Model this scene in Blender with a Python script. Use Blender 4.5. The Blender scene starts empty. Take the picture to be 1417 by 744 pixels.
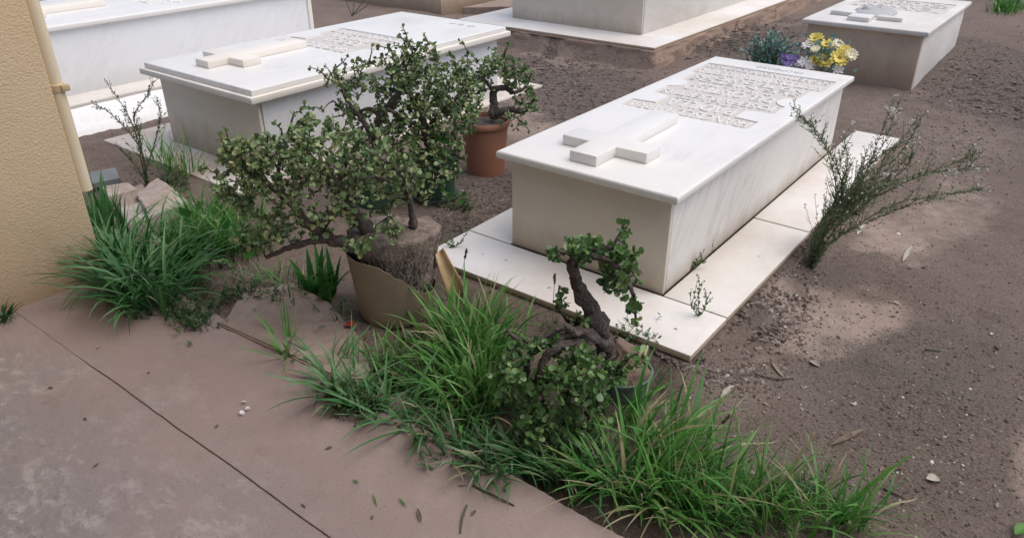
import bpy, bmesh, math, random
import numpy as np
from mathutils import Vector, Matrix, noise
from mathutils.geometry import tessellate_polygon
R = math.radians
sc = bpy.context.scene
COL = sc.collection
rng = random.Random(7)

# ------------------------------------------------------------------ camera
F, CX, CY = 1044.67, 708.5, 372.0
CAM = Vector((1.8223, -2.2657, 1.5412))
yaw, pit, rol = -0.6556, 0.4940, -0.0033
_f = Vector((math.sin(yaw)*math.cos(pit), math.cos(yaw)*math.cos(pit), -math.sin(pit)))
_r0 = Vector((math.cos(yaw), -math.sin(yaw), 0)); _u0 = _r0.cross(_f)
_r = math.cos(rol)*_r0 + math.sin(rol)*_u0
_u = -math.sin(rol)*_r0 + math.cos(rol)*_u0
HF = Vector((math.sin(yaw), math.cos(yaw), 0))
cam_d = bpy.data.cameras.new('camera'); cam = bpy.data.objects.new('camera', cam_d); COL.objects.link(cam)
cam.matrix_world = Matrix(((_r.x, _u.x, -_f.x, CAM.x), (_r.y, _u.y, -_f.y, CAM.y), (_r.z, _u.z, -_f.z, CAM.z), (0, 0, 0, 1)))
cam_d.sensor_width = 36; cam_d.lens = 36*F/1417; cam_d.clip_end = 400; cam_d.clip_start = .02
sc.camera = cam

def ray(px, py): return _f*F + _r*(px-CX) - _u*(py-CY)
def G(px, py, z=0.0):                      # point seen at a pixel on a level surface
    d = ray(px, py); return CAM + d*((z-CAM.z)/d.z)
def V(px, py, anchor, off=0.0):            # point seen at a pixel at the depth of an anchor
    d = ray(px, py); return CAM + d*(((Vector(anchor)+HF*off)-CAM).dot(HF)/d.dot(HF))

# ------------------------------------------------------------------ ids
def tag(o, label=None, cat=None, group=None, kind=None):
    if label: o['label'] = label
    if cat: o['category'] = cat
    if group: o['group'] = group
    if kind: o['kind'] = kind
    return o
def thing(name, label, cat, loc, group=None):
    o = bpy.data.objects.new(name, None); COL.objects.link(o); o.location = loc
    o.empty_display_size = .05
    return tag(o, label, cat, group)

class MB:
    """collects geometry in world space, links it as one mesh object"""
    def __init__(s): s.v = []; s.f = []; s.m = []; s.t = []
    def add(s, vs, fs, mi=0, t=0.5):
        b = len(s.v); s.v += [tuple(v) for v in vs]
        for f in fs: s.f.append(tuple(b+i for i in f)); s.m.append(mi)
        s.t += [t]*len(vs) if not isinstance(t, (list, tuple)) else list(t)
    def bm(s, bm, mi=0, t=.5):
        bm.verts.index_update()
        s.add([v.co[:] for v in bm.verts], [[v.index for v in f.verts] for f in bm.faces], mi, t); bm.free()
    def box(s, x0, x1, y0, y1, z0, z1, bev=.003, mi=0, seg=2, rot=0, t=.5):
        bm = bmesh.new(); bmesh.ops.create_cube(bm, size=1)
        c = Vector(((x0+x1)/2, (y0+y1)/2, (z0+z1)/2))
        for v in bm.verts: v.co = Vector((v.co.x*(x1-x0), v.co.y*(y1-y0), v.co.z*(z1-z0)))
        if bev: bmesh.ops.bevel(bm, geom=bm.edges[:], offset=bev, segments=seg, affect='EDGES', profile=.5)
        m = Matrix.Translation(c) @ Matrix.Rotation(rot, 4, 'Z')
        for v in bm.verts: v.co = m @ v.co
        s.bm(bm, mi, t); return s
    def prism(s, pts, z0, z1, bev=.003, mi=0, M=None):
        bm = bmesh.new()
        vs = [bm.verts.new((p[0], p[1], z0)) for p in pts]
        f = bm.faces.new(vs); f.normal_update()
        if f.normal.z > 0: f.normal_flip()
        e = bmesh.ops.extrude_face_region(bm, geom=[f])
        for g in e['geom']:
            if isinstance(g, bmesh.types.BMVert): g.co.z = z1
        bmesh.ops.recalc_face_normals(bm, faces=bm.faces[:])
        if bev: bmesh.ops.bevel(bm, geom=bm.edges[:], offset=bev, segments=2, affect='EDGES', profile=.5)
        if M is not None: bm.transform(M)
        s.bm(bm, mi); return s
    def tube(s, pts, rad, n=6, mi=0, t=.5, jit=0.0, cap=True):
        pts = [Vector(p) for p in pts]
        k = len(pts)
        if not isinstance(rad, (list, tuple)): rad = [rad]*k
        T = []
        for i in range(k):
            a = pts[max(i-1, 0)]; b = pts[min(i+1, k-1)]
            d = (b-a); T.append(d.normalized() if d.length > 1e-9 else Vector((0, 0, 1)))
        up = Vector((0, 0, 1)) if abs(T[0].z) < .9 else Vector((1, 0, 0))
        x = T[0].cross(up).normalized(); vs = []
        for i in range(k):
            x = (x - T[i]*x.dot(T[i])); x = x.normalized() if x.length > 1e-6 else T[i].orthogonal().normalized()
            y = T[i].cross(x)
            for j in range(n):
                a = 2*math.pi*j/n; r = rad[i]
                if jit:
                    q = pts[i]*22+Vector((math.cos(a), math.sin(a), 0))*.9
                    r *= 1+jit*noise.noise(q)+.5*jit*noise.noise(q*3.1)
                vs.append(pts[i]+(x*math.cos(a)+y*math.sin(a))*r)
        fs = []
        for i in range(k-1):
            for j in range(n):
                a = i*n+j; b = i*n+(j+1) % n; fs.append((a, b, b+n, a+n))
        if cap: fs.append(tuple(range(n-1, -1, -1))); fs.append(tuple((k-1)*n+j for j in range(n)))
        s.add(vs, fs, mi, t); return s
    def lathe(s, c, prof, n=40, mi=0, tilt=None, wob=0.0):
        """prof: list of (r, z) from outside bottom over the rim to inside"""
        c = Vector(c); vs = []; fs = []
        for (r, z) in prof:
            for j in range(n):
                a = 2*math.pi*j/n; rr = r*(1+wob*math.sin(2*a+.6)+wob*.6*math.sin(3*a))
                p = Vector((rr*math.cos(a), rr*math.sin(a), z))
                if tilt is not None: p = tilt @ p
                vs.append(c+p)
        for i in range(len(prof)-1):
            for j in range(n):
                a = i*n+j; b = i*n+(j+1) % n; fs.append((a, b, b+n, a+n))
        s.add(vs, fs, mi); return s
    def build(s, name, mats, parent=None, smooth=False, angle=35):
        me = bpy.data.meshes.new(name)
        off = parent.matrix_world.translation if parent else Vector((0, 0, 0))
        o0 = Vector((0, 0, 0)); p = parent
        while p: o0 = o0+p.location; p = p.parent
        va = np.array(s.v, dtype=np.float64).reshape(-1, 3) - np.array(o0)
        me.from_pydata(va.tolist(), [], s.f)
        mats = mats if isinstance(mats, (list, tuple)) else [mats]
        for m in mats: me.materials.append(m)
        if len(mats) > 1: me.polygons.foreach_set('material_index', s.m)
        at = me.attributes.new('tint', 'FLOAT', 'POINT'); at.data.foreach_set('value', np.array(s.t, dtype=np.float32))
        if smooth:
            me.polygons.foreach_set('use_smooth', [True]*len(me.polygons))
            if smooth == 'auto': me.set_sharp_from_angle(angle=R(angle))
        me.update()
        o = bpy.data.objects.new(name, me); COL.objects.link(o)
        if parent: o.parent = parent
        return o

# ------------------------------------------------------------------ materials
class N:
    def __init__(s, name):
        s.m = bpy.data.materials.new(name); s.m.use_nodes = True; s.t = s.m.node_tree
        s.b = s.t.nodes['Principled BSDF']; s.out = s.t.nodes['Material Output']
        s.tc = s.t.nodes.new('ShaderNodeTexCoord')
    def n(s, ty, props=None, **inp):
        nd = s.t.nodes.new('ShaderNode'+ty)
        for k, v in (props or {}).items(): setattr(nd, k, v)
        for k, v in inp.items(): s.set(nd, k.replace('_', ' ') if k.replace('_', ' ') in nd.inputs else k, v)
        return nd
    def set(s, nd, k, v):
        i = nd.inputs[int(k[1:])] if (k[0] == 'i' and k[1:].isdigit()) else nd.inputs[k]
        if isinstance(v, bpy.types.NodeSocket): s.t.links.new(v, i)
        else:
            if i.type == 'RGBA': v = (v, v, v, 1) if isinstance(v, (int, float)) else (*v[:3], 1)
            i.default_value = v
    def map(s, scale=(1, 1, 1), rot=(0, 0, 0), co=None):
        return s.n('Mapping', Vector=co or s.tc.outputs['Object'], Scale=scale, Rotation=rot).outputs[0]
    def noise(s, scale, detail=5, rough=.6, vec=None, dist=0.0):
        return s.n('TexNoise', Vector=vec or s.tc.outputs['Object'], Scale=scale, Detail=detail, Roughness=rough, Distortion=dist).outputs[0]
    def voro(s, scale, vec=None, feature='F1', out='Distance'):
        return s.n('TexVoronoi', {'feature': feature}, Vector=vec or s.tc.outputs['Object'], Scale=scale).outputs[out]
    def ramp(s, fac, stops, interp='LINEAR'):
        nd = s.n('ValToRGB', Fac=fac); cr = nd.color_ramp; cr.interpolation = interp
        while len(cr.elements) < len(stops): cr.elements.new(.5)
        for e, (p, c) in zip(cr.elements, stops):
            e.position = p; e.color = (*(c if isinstance(c, (tuple, list)) else (c, c, c)), 1)
        return nd.outputs[0]
    def mix(s, fac, a, b, mode='MIX'):
        nd = s.n('Mix', {'data_type': 'RGBA', 'blend_type': mode})
        s.set(nd, 'i0', fac); s.set(nd, 'i6', a); s.set(nd, 'i7', b); return nd.outputs[2]
    def math(s, op, a, b=0.0, c=None):
        nd = s.n('Math', {'operation': op}); s.set(nd, 'i0', a); s.set(nd, 'i1', b)
        if c is not None: s.set(nd, 'i2', c)
        return nd.outputs[0]
    def attr(s, name): return s.n('Attribute', {'attribute_name': name}).outputs['Fac']
    def bump(s, h, dist, strength=1.0, normal=None):
        nd = s.n('Bump', Height=h, Distance=dist, Strength=strength)
        if normal: s.set(nd, 'Normal', normal)
        return nd.outputs[0]
    def z(s): return s.n('SeparateXYZ', Vector=s.n('NewGeometry').outputs['Position']).outputs[2]
    def fin(s, col, rough=.6, normal=None, spec=.5):
        s.set(s.b, 'Base Color', col); s.set(s.b, 'Roughness', rough); s.b.inputs['Specular IOR Level'].default_value = spec
        if normal: s.set(s.b, 'Normal', normal)
        return s.m

def marble(name, base=(.79, .775, .75), vein=(.56, .56, .58), vamt=.35, warm=(.72, .66, .57), wamt=.35, dirt=None, rough=.32, ang=.6):
    n = N(name)
    w = n.noise(3.2, 5, .62, n.map((1, 3.0, .5), (0, 0, 0), n.map((1, 1, 1), (.62, 0, 0))) if name in ('marble_side', 'marble_bluish') else n.map((1, .22, 1.0), (0.4, .2, ang)), .5 if name in ('marble_side', 'marble_bluish') else 1.1)
    v = n.ramp(w, [(.44, 0), (.50, 1), (.57, 0)])
    w2 = n.ramp(n.noise(2.0, 6, .65), [(.42, 0), (.7, 1)])
    c = n.mix(n.math('MULTIPLY', n.math('MULTIPLY', v, w2), vamt), base, vein)
    cl = n.ramp(n.noise(1.6, 6, .7, n.map((1, 1, 1.6))), [(.35, 0), (.72, 1)])
    c = n.mix(n.math('MULTIPLY', cl, wamt), c, warm)
    sp = n.ramp(n.noise(70, 3, .6), [(.70, 0), (.78, 1)])
    c = n.mix(n.math('MULTIPLY', sp, .25), c, (.42, .38, .33))
    if dirt:
        z0, z1, dc, da = dirt
        zz = n.n('MapRange', Value=n.math('ADD', n.z(), n.math('MULTIPLY', n.math('SUBTRACT', n.noise(5, 6, .7, n.map((2.2, 2.2, .8))), .5), (z1-z0)*1.3)))
        zz.inputs[1].default_value = z1; zz.inputs[2].default_value = z0; zz.clamp = True
        c = n.mix(n.math('MULTIPLY', zz.outputs[0], da), c, dc)
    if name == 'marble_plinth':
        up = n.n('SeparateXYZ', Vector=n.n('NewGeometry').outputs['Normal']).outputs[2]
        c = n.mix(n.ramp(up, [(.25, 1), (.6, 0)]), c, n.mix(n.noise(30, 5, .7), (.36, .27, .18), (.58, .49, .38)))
    rg = n.ramp(n.noise(9, 5), [(.3, rough), (.75, rough+.22)])
    nb = n.bump(n.noise(60, 4), .0012, .35)
    return n.fin(c, rg, nb, .4)

MAR = marble('marble_white', wamt=.32, vamt=.5)
MARS = marble('marble_side', (.77, .75, .72), (.47, .47, .49), .75, (.66, .59, .50), .35, dirt=(.085, .19, (.42, .33, .25), .75), rough=.45, ang=.9)
MARF = marble('marble_front', (.70, .63, .535), (.55, .50, .43), .35, (.58, .485, .38), .5, dirt=(.06, .24, (.38, .29, .21), .75), rough=.5)  # beige shading of front faces put into the base colour, plus dirt below
MARP = marble('marble_plinth', (.77, .755, .735), (.6, .59, .58), .35, (.56, .47, .38), .75, rough=.5)
MARB = marble('marble_bluish', (.76, .765, .78), (.50, .51, .54), .32, (.66, .62, .58), .25, dirt=(.02, .22, (.5, .46, .42), .4), rough=.45, ang=.35)
MARD = marble('marble_stained', (.64, .53, .42), (.5, .42, .33), .3, (.48, .37, .275), .6, dirt=(.04, .46, (.31, .215, .15), .75), rough=.6)
MARC = marble('marble_cream', (.79, .745, .68), (.64, .59, .53), .35, (.72, .64, .55), .4, rough=.55, ang=.1)
MARG = marble('marble_dusty', (.68, .63, .58), (.5, .47, .43), .3, (.40, .32, .265), 1.0, rough=.7)
MARW = marble('marble_weathered', (.73, .71, .68), (.5, .49, .47), .4, (.52, .45, .37), .6, rough=.6)

def recess_mat():
    n = N('recess_rough'); c = n.mix(n.noise(25, 6, .7), (.54, .50, .46), (.64, .60, .56))
    return n.fin(c, .8, n.bump(n.noise(220, 4), .002, .8))
RECESS = recess_mat()
def ink_mat():
    n = N('engraving_ink'); return n.fin((.33, .33, .36), .7)
INK = ink_mat()

def stucco():
    n = N('stucco_cream')
    a = n.noise(1.3, 6, .65)
    c = n.mix(n.ramp(a, [(.3, 0), (.75, 1)]), (.70, .53, .335), (.77, .605, .405))
    zz = n.n('MapRange', Value=n.math('ADD', n.z(), n.math('MULTIPLY', n.math('SUBTRACT', n.noise(4, 6, .7), .5), .35)))
    zz.inputs[1].default_value = .45; zz.inputs[2].default_value = .0; zz.clamp = True
    c = n.mix(n.math('MULTIPLY', zz.outputs[0], .6), c, (.36, .255, .165))
    h = n.mix(.3, n.noise(105, 3, .6, n.map((1, 1, 1.2)), .3), n.noise(190, 3))
    return n.fin(c, .85, n.bump(h, .008, .8), .2)
STUCCO = stucco()
def plain(name, c1, c2, scale=8, rough=.6, bump=.001, bs=60, spec=.4):
    n = N(name); c = n.mix(n.ramp(n.noise(scale, 6, .65), [(.3, 0), (.72, 1)]), c1, c2)
    return n.fin(c, rough, n.bump(n.noise(bs, 4), bump, .7), spec)
PIPE = plain('pipe_cream', (.76, .63, .44), (.82, .70, .52), 5, .45, .0005)
CLAMP = plain('clamp_ochre', (.50, .37, .2), (.62, .49, .3), 20, .6)
CEIL = plain('porch_ceiling', (.5, .47, .42), (.55, .52, .47), 3, .9)

def patio_mat():
    n = N('patio_cement')
    a = n.noise(1.1, 7, .7); b = n.noise(5.5, 8, .72, None, .5); d = n.noise(34, 5, .7)
    c = n.mix(n.ramp(a, [(.32, 0), (.68, 1)]), (.270, .200, .178), (.335, .258, .235))
    # worn grey film, thickest away from the beds
    y = n.n('SeparateXYZ', Vector=n.n('NewGeometry').outputs['Position'])
    wy = n.n('MapRange', Value=n.math('ADD', y.outputs[1], n.math('MULTIPLY', n.math('SUBTRACT', n.noise(2.2, 6, .7), .5), 1.0)))
    wy.inputs[1].default_value = -1.35; wy.inputs[2].default_value = -1.95; wy.clamp = True
    c = n.mix(n.math('MULTIPLY', wy.outputs[0], .75), c, (.275, .255, .258))
    sc2 = n.ramp(n.noise(24, 6, .75, n.map((1, 1.9, 1), (0, 0, .45))), [(.52, 0), (.60, 1)])
    c = n.mix(n.math('MULTIPLY', n.math('MULTIPLY', sc2, wy.outputs[0]), .55), c, (.19, .165, .16))
    sc1 = n.ramp(n.noise(9, 8, .75, n.map((1, 1.7, 1), (0, 0, .5)), .15), [(.50, 0), (.60, 1)])
    c = n.mix(n.math('MULTIPLY', n.math('MULTIPLY', n.math('MULTIPLY', sc1, n.ramp(n.noise(2.6, 4, .6), [(.40, 0), (.55, 1)])), wy.outputs[0]), .9), c, (.53, .47, .445))
    c = n.mix(n.math('MULTIPLY', n.ramp(b, [(.6, 0), (.72, 1)]), .30), c, (.36, .295, .26))
    c = n.mix(n.math('MULTIPLY', n.ramp(b, [(.30, 1), (.40, 0)]), .35), c, (.16, .125, .105))
    c = n.mix(n.math('MULTIPLY', n.ramp(d, [(.68, 0), (.74, 1)]), .5), c, (.12, .09, .075))
    g1 = n.noise(150, 3, .7); g2 = n.voro(38); st = n.noise(3.1, 7, .75, n.map((1, 1.6, 1), (0, 0, 1.1)))
    c = n.mix(n.math('MULTIPLY', n.ramp(g1, [(.56, 0), (.70, 1)]), .35), c, (.42, .36, .33))
    c = n.mix(n.math('MULTIPLY', n.ramp(g1, [(.30, 1), (.42, 0)]), .45), c, (.14, .105, .09))
    c = n.mix(n.math('MULTIPLY', n.ramp(g2, [(.06, 1), (.11, 0)]), .55), c, (.10, .075, .06))
    c = n.mix(n.math('MULTIPLY', n.ramp(st, [(.55, 0), (.66, 1)]), .35), c, (.42, .345, .31))
    c = n.mix(n.math('MULTIPLY', n.ramp(st, [(.33, 1), (.42, 0)]), .35), c, (.185, .135, .112))
    h = n.mix(.5, n.mix(.4, b, d), g1)
    return n.fin(c, n.ramp(b, [(.3, .5), (.7, .8)]), n.bump(h, .004, .5), .35)
PATIO = patio_mat()

def soil_mat():
    n = N('soil_earth')
    pa, mu, gr = n.attr('patch'), n.attr('mulch'), n.attr('moss')
    a = n.noise(1.3, 8, .7); b = n.noise(7, 8, .72, None, .4); d = n.noise(45, 6, .72); vo = n.voro(95)
    c = n.mix(n.ramp(a, [(.3, 0), (.7, 1)]), (.250, .186, .152), (.335, .258, .216))
    c = n.mix(n.math('MULTIPLY', n.ramp(b, [(.52, 0), (.70, 1)]), .55), c, (.37, .288, .238))
    c = n.mix(n.math('MULTIPLY', n.ramp(b, [(.30, 1), (.45, 0)]), .5), c, (.135, .098, .078))
    br = n.math('ADD', n.math('MULTIPLY', pa, 1.0), n.math('MULTIPLY', n.math('SUBTRACT', n.mix(.5, n.noise(16, 7, .75), n.noise(4, 7, .7)), .5), 1.7))
    pf = n.ramp(br, [(.30, 0), (1.0, 1)])
    pc = n.mix(n.noise(20, 7, .7), (.33, .255, .212), (.41, .328, .278))
    c = n.mix(n.math('MULTIPLY', pf, .42), c, pc)
    mf = n.ramp(n.math('ADD', mu, n.math('MULTIPLY', n.math('SUBTRACT', n.noise(12, 7, .75), .5), .8)), [(.35, 0), (.6, 1)])
    c = n.mix(n.math('MULTIPLY', mf, .7), c, n.mix(n.ramp(n.noise(48, 5, .75), [(.40, 0), (.60, 1)]), (.065, .052, .047), (.25, .205, .182)))
    c = n.mix(n.math('MULTIPLY', n.math('MULTIPLY', gr, n.ramp(b, [(.4, 0), (.6, 1)])), .6), c, (.15, .148, .125))
    c = n.mix(n.math('MULTIPLY', n.ramp(d, [(.62, 0), (.72, 1)]), .35), c, (.33, .28, .245))
    c = n.mix(n.math('MULTIPLY', n.ramp(d, [(.30, 1), (.38, 0)]), .5), c, (.06, .045, .037))
    e1 = n.noise(120, 4, .7, None, .8); e2 = n.noise(260, 2, .6)
    c = n.mix(n.math('MULTIPLY', n.ramp(e1, [(.50, 0), (.66, 1)]), n.math('SUBTRACT', .62, n.math('MULTIPLY', pf, .3))), c, (.39, .312, .262))
    c = n.mix(n.math('MULTIPLY', n.ramp(e1, [(.34, 1), (.48, 0)]), n.math('SUBTRACT', .72, n.math('MULTIPLY', pf, .45))), c, (.075, .056, .045))
    c = n.mix(n.math('MULTIPLY', n.ramp(e2, [(.64, 0), (.72, 1)]), .35), c, (.40, .36, .33))
    h = n.mix(.45, n.mix(.35, b, d), n.noise(130, 5, .75, None, 1.0))
    hs = n.mix(pf, h, n.mix(.15, .5, h))
    return n.fin(c, .92, n.bump(hs, .05, .95), .2)
SOIL = soil_mat()

def tinted(name, stops, rough=.5, transl=.25, spec=.4, noisy=.25, nscale=90, bark=0):
    n = N(name); t = n.attr('tint')
    t2 = n.math('ADD', t, n.math('MULTIPLY', n.math('SUBTRACT', n.noise(nscale, 3), .5), noisy))
    c = n.ramp(t2, stops); n.fin(c, rough, n.bump(n.mix(.5, n.noise(55, 6, .75, None, 1.0), n.voro(120)), .008, .9) if bark else None, spec)
    if transl:
        tr = n.n('BsdfTranslucent', Color=c)
        mx = n.n('MixShader', i0=transl); n.t.links.new(n.b.outputs[0], mx.inputs[1]); n.t.links.new(tr.outputs[0], mx.inputs[2])
        n.t.links.new(mx.outputs[0], n.out.inputs[0])
    return n.m
LEAF = tinted('jade_leaf', [(0, (.060, .112, .042)), (.35, (.135, .220, .085)), (.7, (.245, .340, .150)), (.9, (.38, .44, .22)), (1, (.43, .43, .19))], .36, .15)
LEAFG = tinted('jade_leaf_fresh', [(0, (.035, .085, .026)), (.4, (.080, .175, .052)), (.8, (.15, .265, .085)), (1, (.24, .34, .13))], .33, .18)
GRASS = tinted('grass_blade', [(0, (.026, .085, .018)), (.35, (.062, .205, .034)), (.7, (.125, .32, .062)), (.88, (.22, .38, .12)), (.93, (.30, .28, .15)), (1, (.42, .36, .22))], .42, .3)
STRAP = tinted('strap_leaf', [(0, (.022, .078, .024)), (.4, (.055, .175, .048)), (.8, (.12, .27, .10)), (.93, (.20, .28, .16)), (1, (.36, .32, .2))], .38, .25)
BRIGHT = tinted('fresh_leaf', [(0, (.03, .11, .02)), (.5, (.06, .22, .035)), (1, (.13, .30, .05))], .4, .35)
WEED = tinted('weed_leaf', [(0, (.075, .125, .06)), (.5, (.16, .235, .12)), (1, (.30, .36, .21))], .6, .3)
STEM = tinted('weed_stem', [(0, (.06, .055, .035)), (.5, (.11, .12, .06)), (1, (.2, .17, .1))], .7, 0)
BARK = tinted('jade_bark', [(0, (.055, .043, .038)), (.5, (.115, .093, .083)), (1, (.20, .168, .15))], .85, 0, .2, .9, 55, 1)
TWIG = tinted('jade_twig', [(0, (.045, .028, .026)), (.5, (.085, .06, .052)), (1, (.15, .12, .10))], .75, 0, .2, .5, 60)
FLUFF = tinted('seed_fluff', [(0, (.6, .56, .48)), (1, (.84, .82, .77))], .9, .1)
STONE = tinted('soil_clod', [(0, (.055, .044, .038)), (.45, (.15, .118, .10)), (.8, (.27, .222, .195)), (.94, (.40, .36, .33)), (1, (.62, .60, .57))], .9, 0, .2, .2, 60)
CHIP = tinted('mulch_chip', [(0, (.035, .028, .026)), (.6, (.10, .08, .07)), (1, (.24, .2, .175))], .9, 0, .2, .2, 60)
DRY = tinted('dry_leaf', [(0, (.12, .085, .06)), (.5, (.25, .2, .155)), (1, (.48, .44, .38))], .75, .1, .3, .5, 40)
ROOTB = plain('root_ball', (.14, .108, .088), (.35, .285, .24), 26, .95, .02, 70, .1)
PLBR = plain('brown_plastic', (.265, .200, .138), (.335, .258, .185), 5, .42, .0008, 30, .45)
PLTAN = plain('tan_plastic', (.42, .29, .155), (.50, .36, .21), 6, .5, .0008, 30)
PLGR = plain('green_plastic', (.022, .062, .042), (.045, .10, .068), 9, .35, .0006, 40, .5)
PLGG = plain('grey_green_plastic', (.10, .135, .115), (.15, .185, .16), 12, .5, .0008, 40)
TERRA = plain('terracotta', (.30, .135, .082), (.38, .185, .118), 6, .75, .001, 60, .25)
POTSOIL = plain('pot_soil', (.10, .082, .07), (.21, .175, .15), 22, .95, .012, 60, .1)
CRUST = plain('cement_crust', (.25, .19, .16), (.36, .285, .245), 9, .9, .012, 30, .2)
WHITEW = plain('whitewash', (.74, .73, .72), (.82, .81, .80), 7, .8, .010, 25, .2)
TILEG = plain('grey_tile', (.15, .165, .17), (.23, .24, .24), 10, .7, .002)
RAWM = plain('broken_marble', (.34, .265, .22), (.52, .44, .39), 14, .8, .010, 40, .25)
PETY = plain('petal_yellow', (.72, .56, .08), (.82, .70, .22), 30, .6)
PETC = plain('petal_cream', (.78, .70, .42), (.82, .78, .62), 30, .6)
PETW = plain('petal_white', (.78, .72, .74), (.84, .80, .82), 30, .6)
PETV = plain('petal_violet', (.13, .085, .30), (.23, .16, .42), 30, .6)
DISK = plain('flower_disk', (.30, .17, .04), (.42, .26, .07), 60, .8)
TEAL = tinted('teal_plastic_leaf', [(0, (.045, .125, .11)), (.5, (.13, .28, .25)), (1, (.34, .50, .47))], .45, .1)
RED = plain('red_scrap', (.30, .035, .03), (.38, .06, .05), 30, .5)
DARKP = plain('dark_scrap', (.03, .033, .045), (.05, .055, .07), 20, .45)

# ------------------------------------------------------------------ ground
def sst(a, b, x):
    t = min(1, max(0, (x-a)/(b-a))); return t*t*(3-2*t)
RECTS = [(-.19, 1.03, -.27, 2.55, .070, .13), (-3.6, -1.30, 3.85, 8.5, .072, .03), (-2.95, -1.53, -.31, 2.48, .018, .1), (-5.6, -3.62, -1.2, 2.4, .06, .3)]
def gz(x, y):
    v = Vector((x, y, 0))
    z = -.004+.022*noise.noise(v*1.1)+.016*noise.noise(v*3.1+Vector((7, 3, 0)))+.007*noise.noise(v*9)+.0045*noise.noise(v*23)
    z += .14*sst(3.2, 7.5, y)*sst(-1.5, 0, x)
    if y < -.6: z = z*sst(-1.0, -.6, y) - .055*sst(-.80, -.965, y)
    d3 = math.hypot(max(-3.6-x, 0, x+1.3), max(3.85-y, 0, y-8.5)); z -= .075*(1-sst(.15, 1.1, d3))
    for (x0, x1, y0, y1, h, w) in RECTS:
        dx = max(x0-x, 0, x-x1); dy = max(y0-y, 0, y-y1); d = math.hypot(dx, dy)
        if d < w*1.5:
            ww = w*(1+.55*noise.noise(v*5+Vector((0, 0, 4))))
            k = 1-sst(0, ww, d)
            z = z*(1-k)+(h+(.020*noise.noise(v*14)+.010*noise.noise(v*31))*(1 if d > .012 else 0))*k
            if d <= .012: z = min(z, h)
    if y < -.995: z = -.16
    return z
ELL = [((1165, 430), 95, 40, 1), ((1310, 295), 75, 45, .75), ((1240, 330), 60, 25, .9), ((1130, 470), 60, 22, .9), ((1415, 640), 35, 60, .8), ((1330, 190), 90, 24, .4),
       ((1230, 165), 70, 22, .4), ((390, 470), 90, 65, .8), ((330, 420), 60, 30, .7), ((720, 170), 45, 30, .8), ((660, 270), 40, 30, .5), ((780, 70), 60, 10, .6), ((1050, 520), 40, 50, .5), ((600, 350), 50, 20, .4)]
ELLM = [((800, 130), 110, 38, 1), ((1340, 105), 90, 35, 1), ((1050, 50), 70, 22, 1), ((760, 95), 80, 18, .8), ((700, 270), 90, 30, .8), ((1010, 60), 60, 20, .8), ((1417, 140), 60, 30, .8), ((640, 330), 50, 25, .7), ((1040, 440), 40, 30, .6), ((900, 510), 80, 25, .6)]
ELLG = [((1210, 510), 120, 45, 1), ((1260, 560), 90, 50, .8), ((1300, 480), 80, 40, .7)]
def ell(lst, px, py):
    m = 0
    for ((cx, cy), a, b, w) in lst:
        d = ((px-cx)/a)**2+((py-cy)/b)**2
        if d < 3: m = max(m, w*(1-sst(.3, 1.9, d)))
    return m
def axis(lo, hi, step, LO, HI, g):
    a = list(np.arange(lo, hi+1e-6, step)); s = step; x = a[-1]
    while x < HI: s *= g; x += s; a.append(x)
    s = step; x = a[0]; pre = []
    while x > LO: s *= g; x -= s; pre.append(x)
    return pre[::-1]+a
xs = axis(-3.2, 2.4, .021, -60, 60, 1.055); ys = axis(-1.05, 2.9, .021, -40, 80, 1.035)
# earth areas described in the photograph's own outline, stored as marks on the earth itself
def topx(x, y):
    d = Vector((x, y, 0))-CAM; z = d.dot(_f)
    if z < .2: return (-9999, -9999)
    return (CX+F*d.dot(_r)/z, CY-F*d.dot(_u)/z)
gv = []; pa = []; mu = []; mo = []
for y in ys:
    for x in xs:
        gv.append((x, y, gz(x, y)))
        px, py = topx(x, y); q_ = Vector((x, y, 0)); px += 45*noise.noise(q_*2.3)+22*noise.noise(q_*7); py += 26*noise.noise(q_*2.3+Vector((5, 5, 5)))+12*noise.noise(q_*8); pa.append(ell(ELL, px, py)); mu.append(ell(ELLM, px, py)); mo.append(ell(ELLG, px, py))
nx = len(xs)
gf = [(j*nx+i, j*nx+i+1, (j+1)*nx+i+1, (j+1)*nx+i) for j in range(len(ys)-1) for i in range(nx-1)]
me = bpy.data.meshes.new('ground'); me.from_pydata(gv, [], gf); me.materials.append(SOIL)
for nm, arr in (('patch', pa), ('mulch', mu), ('moss', mo)):
    a = me.attributes.new(nm, 'FLOAT', 'POINT'); a.data.foreach_set('value', np.array(arr, dtype=np.float32))
me.polygons.foreach_set('use_smooth', [True]*len(me.polygons))
ground = bpy.data.objects.new('ground', me); COL.objects.link(ground); tag(ground, 'bare brown earth between the tombs', kind='structure')
def SG(px, py):                                   # point of the earth seen at a pixel
    z = 0
    for _ in range(4):
        p = G(px, py, z); z = gz(p.x, p.y) if p.y > -.99 else 0.0
    p = G(px, py, z); return p

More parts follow.
